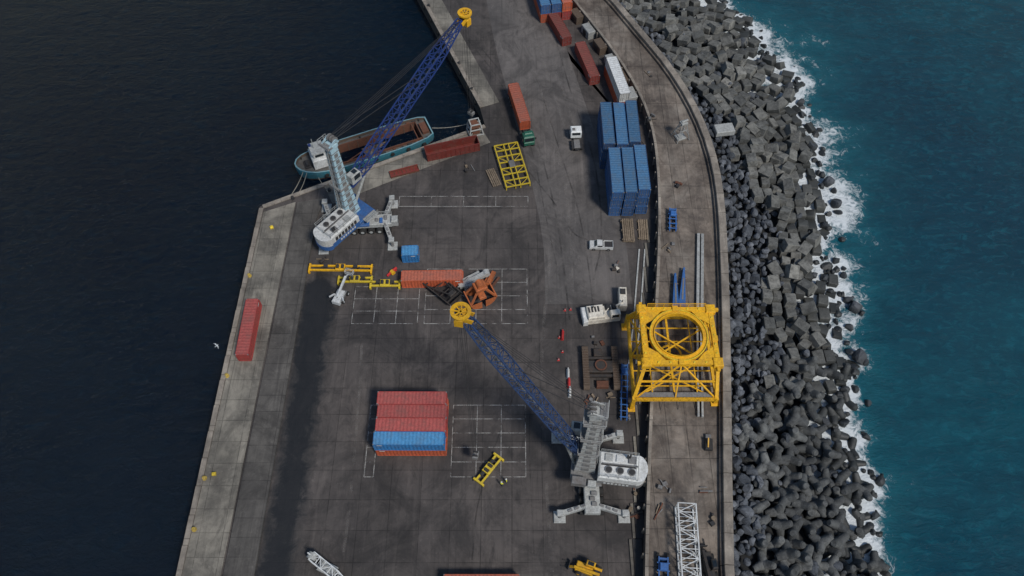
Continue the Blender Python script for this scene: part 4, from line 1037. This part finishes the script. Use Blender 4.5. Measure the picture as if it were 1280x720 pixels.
for sx in (-1,1):
    for sy in (-1,1): b.seg((sx*1.5,sy*1.4,0),(sx*.5,sy*.4,4.6),.16,mi=0)
    b.seg((sx*1.2,-1.1,1.5),(sx*1.2,1.1,1.5),.12,mi=0); b.seg((-.9,sx*.8,2.9),(.9,sx*.8,2.9),.12,mi=0); b.seg((-1.5,sx*1.4,.2),(.5,sx*.4,4.4),.1,mi=0)
b.bbox((0,0,4.7),(1.5,1.2,.5),.1,0); b.cyl((-.5,0,5),(.9,0,5.2),.25,mi=0); b.bbox((0,0,.25),(2.2,1.8,.4),.1,0)
b.obj('beacon_tower',['lightgrey'],loc=g(850,172,PZ),rz=.4)
def cone(px,py):
    b=MB(); b.box((0,0,.03),(.45,.45,.05),0); b.cyl((0,0,.05),(0,0,.75),.19,.04,n=12,mi=0); b.cyl((0,0,.35),(0,0,.5),.135,.105,n=12,mi=1); b.obj('traffic_cone',['sign_red','white'],loc=g(px,py))
for p in [(706,388),(713,387),(699,422),(703,440),(698,450)]: cone(*p)
def barrier(px,py,rz,m):
    b=MB(); pr=[(-.3,0),(.3,0),(.28,.2),(.12,.4),(.09,.85),(-.09,.85),(-.12,.4),(-.28,.2)]; n=len(pr)
    vs=[(-1,y,z) for y,z in pr]+[(1,y,z) for y,z in pr]; b.add(vs,[(i,(i+1)%n,n+(i+1)%n,n+i) for i in range(n)]+[tuple(range(n-1,-1,-1)),tuple(range(n,2*n))],0); b.obj('traffic_barrier',[m],loc=g(px,py),rz=rz)
for i,(px,py) in enumerate([(710,468),(711,480),(712,491)]): barrier(px,py,R(88),('white','sign_red')[i%2])
barrier(703,420,R(85),'sign_red')
def clutter(pts,name,mats,n=(3,5)):
    for px,py,z in pts:
        b=MB()
        for k in range(random.randint(*n)):
            t=rr(0,1)
            c=(rr(-1,1),rr(-1,1),rr(.15,.5))
            if t<.45: b.bbox(c,(rr(.3,1.1),rr(.3,.8),rr(.3,.8)),.05,random.randrange(len(mats)),rz=rr(0,3))
            elif t<.75: b.seg((c[0]-rr(.5,1.6),c[1],.15),(c[0]+rr(.4,1.5),c[1]+rr(-.8,.8),rr(.15,.5)),rr(.1,.25),mi=random.randrange(len(mats)))
            else: b.cyl((c[0],c[1],.02),(c[0],c[1],rr(.4,.9)),rr(.2,.4),mi=random.randrange(len(mats)),n=12)
        b.obj(name,mats,loc=g(px,py,z),rz=rr(0,3))
clutter([(826,395,PZ),(832,610,PZ),(822,640,PZ),(884,610,PZ),(815,150,PZ),(850,230,PZ),(838,310,PZ),(832,450,PZ),(890,650,PZ),(812,95,PZ)],'equipment_pile',['rust','grey','wood','grey','dark'])
clutter([(770,335,0),(748,425,0),(740,500,0),(762,500,0),(404,325,0),(792,575,0),(796,640,0),(782,520,0),(786,600,0),(794,612,0),(585,212,0)],'scrap_pile',['rust','grey','black_machine','wood','cream'])
b=MB()
for i in range(9):
    y=136+i*5.5; x=float(xi(y)); dx=float(xi(y+1)-xi(y-1))/2; rz=math.atan2(1,dx)
    b.bbox((x-1.3,y,1.1),(3.6,2.0,2.2),.1,i%2,rz=rz); b.box((x-2.33,y-.4,1.0),(1.3,.06,1.5),2,rz=rz)
b.obj('concrete_store_wall',['lightgrey','brown','dark'])
# ---------------------------------------------------------------- workers
def worker(px,py,rz,z=0,arms=0):
    E=empty('dock_worker',g(px,py,z),rz)
    V=[(0,0,.95),(0,0,1.15),(0,0,1.38),(0,0,1.50),(.02,0,1.62),(.02,0,1.72),
       (0,.19,1.42),(.06+arms*.1,.27,1.16),(.14+arms*.25,.25,.95),(.18+arms*.3,.24,.86),
       (0,-.19,1.42),(-.02,-.27,1.16),(.08,-.27,.93),(.11,-.27,.84),
       (0,.10,.90),(.06,.11,.50),(0,.12,.09),(.14,.13,.05),(0,-.10,.90),(-.04,-.11,.50),(-.12,-.12,.09),(.02,-.13,.05)]
    Ed=[(0,1),(1,2),(2,3),(3,4),(4,5),(2,6),(6,7),(7,8),(8,9),(2,10),(10,11),(11,12),(12,13),(0,14),(14,15),(15,16),(16,17),(0,18),(18,19),(19,20),(20,21)]
    Rd=[.16,.15,.17,.07,.10,.09,.08,.055,.045,.04,.08,.055,.045,.04,.10,.075,.055,.05,.10,.075,.055,.05]
    me=bpy.data.meshes.new('body'); me.from_pydata(V,Ed,[]); o=bpy.data.objects.new('body',me); col.objects.link(o); o.parent=E
    sk=o.modifiers.new('Skin','SKIN'); sv=me.skin_vertices[0].data
    for i,r in enumerate(Rd): sv[i].radius=(r,r)
    sv[0].use_root=True
    o.modifiers.new('Sub','SUBSURF').levels=1; o.modifiers['Sub'].render_levels=2
    m=M.get('workwear')
    if m is None:
        m,nt,bb=newmat('workwear'); tc=nt.nodes.new('ShaderNodeTexCoord'); sx=nt.nodes.new('ShaderNodeSeparateXYZ'); lk(nt,tc.outputs['Object'],sx.inputs[0])
        cr=nt.nodes.new('ShaderNodeValToRGB'); cr.color_ramp.interpolation='CONSTANT'
        for p_,c_ in ((0.06,(.02,.025,.05,1)),(.55,(.75,.72,.03,1)),(.845,(.42,.25,.18,1))):
            e=cr.color_ramp.elements.new(p_); e.color=c_
        cr.color_ramp.elements[0].color=(.01,.01,.01,1)
        lk(nt,mrange(nt,sx.outputs[2],0,1.8),cr.inputs[0]); lk(nt,cr.outputs[0],bb.inputs['Base Color']); bb.inputs['Roughness'].default_value=.85; M['workwear']=m
    me.materials.append(m)
    b=MB(); b.cyl((.02,0,1.70),(.02,0,1.78),.145,.13,n=14,mi=0); b.cyl((.02,0,1.78),(.02,0,1.85),.13,.06,n=14,mi=0); b.box((.14,0,1.71),(.12,.2,.02),0); b.obj('helmet',['white'],E)
    b=MB()
    for s_ in (-1,1): b.box((.118,s_*.035,1.655),(.012,.025,.015),0)
    b.box((.125,0,1.625),(.03,.022,.035),1); b.obj('face',['dark','skin'],E)
for w_ in [(627,607,1.2,0,1),(633,603,3.5,0,0)]: worker(*w_)
b=MB(); b.cyl((-.25,0,0),(.15,0,0),.05,.09,n=8); b.cyl((.15,0,0),(.32,0,.03),.09,.03,n=8)
for s_ in (-1,1): b.add([(.1,s_*.05,.03),(-.1,s_*.05,.03),(-.08,s_*.4,.13),(.12,s_*.4,.13),(-.22,s_*.85,.02)],[(0,1,2,3),(3,2,4)],0)
b.add([(-.25,-.03,0),(-.25,.03,0),(-.42,.09,0),(-.42,-.09,0)],[(0,1,2,3)],0)
b.obj('seagull',['white_roof'],loc=g(271,432,6),rz=.8)
# ---------------------------------------------------------------- camera & light
cam=bpy.data.cameras.new('camera'); co_=bpy.data.objects.new('camera',cam); col.objects.link(co_)
cam.sensor_width=36; cam.lens=36*F/1280; co_.location=(0,0,H); co_.rotation_euler=(R(90)-PIT,0,0); cam.clip_end=20000; cam.clip_start=1
sc.camera=co_
el,az=R(52),R(140)
dirv=Vector((math.sin(az)*math.cos(el),math.cos(az)*math.cos(el),math.sin(el)))
w=bpy.data.worlds.new('World'); sc.world=w; w.use_nodes=True; nt=w.node_tree
sky=nt.nodes.new('ShaderNodeTexSky'); sky.sky_type='NISHITA'; sky.sun_disc=False; sky.sun_elevation=el; sky.sun_rotation=az; sky.air_density=1.3; sky.dust_density=.6; sky.ozone_density=1.6
lk(nt,sky.outputs[0],nt.nodes['Background'].inputs[0]); nt.nodes['Background'].inputs[1].default_value=.08
s=bpy.data.lights.new('sun','SUN'); s.energy=2.8; s.angle=R(10); s.color=(1,.95,.88); so=bpy.data.objects.new('sun',s); col.objects.link(so); so.rotation_euler=dirv.to_track_quat('Z','Y').to_euler(); so.location=(0,0,200)
sc.view_settings.view_transform='Standard'; sc.view_settings.look='None'; sc.view_settings.exposure=0
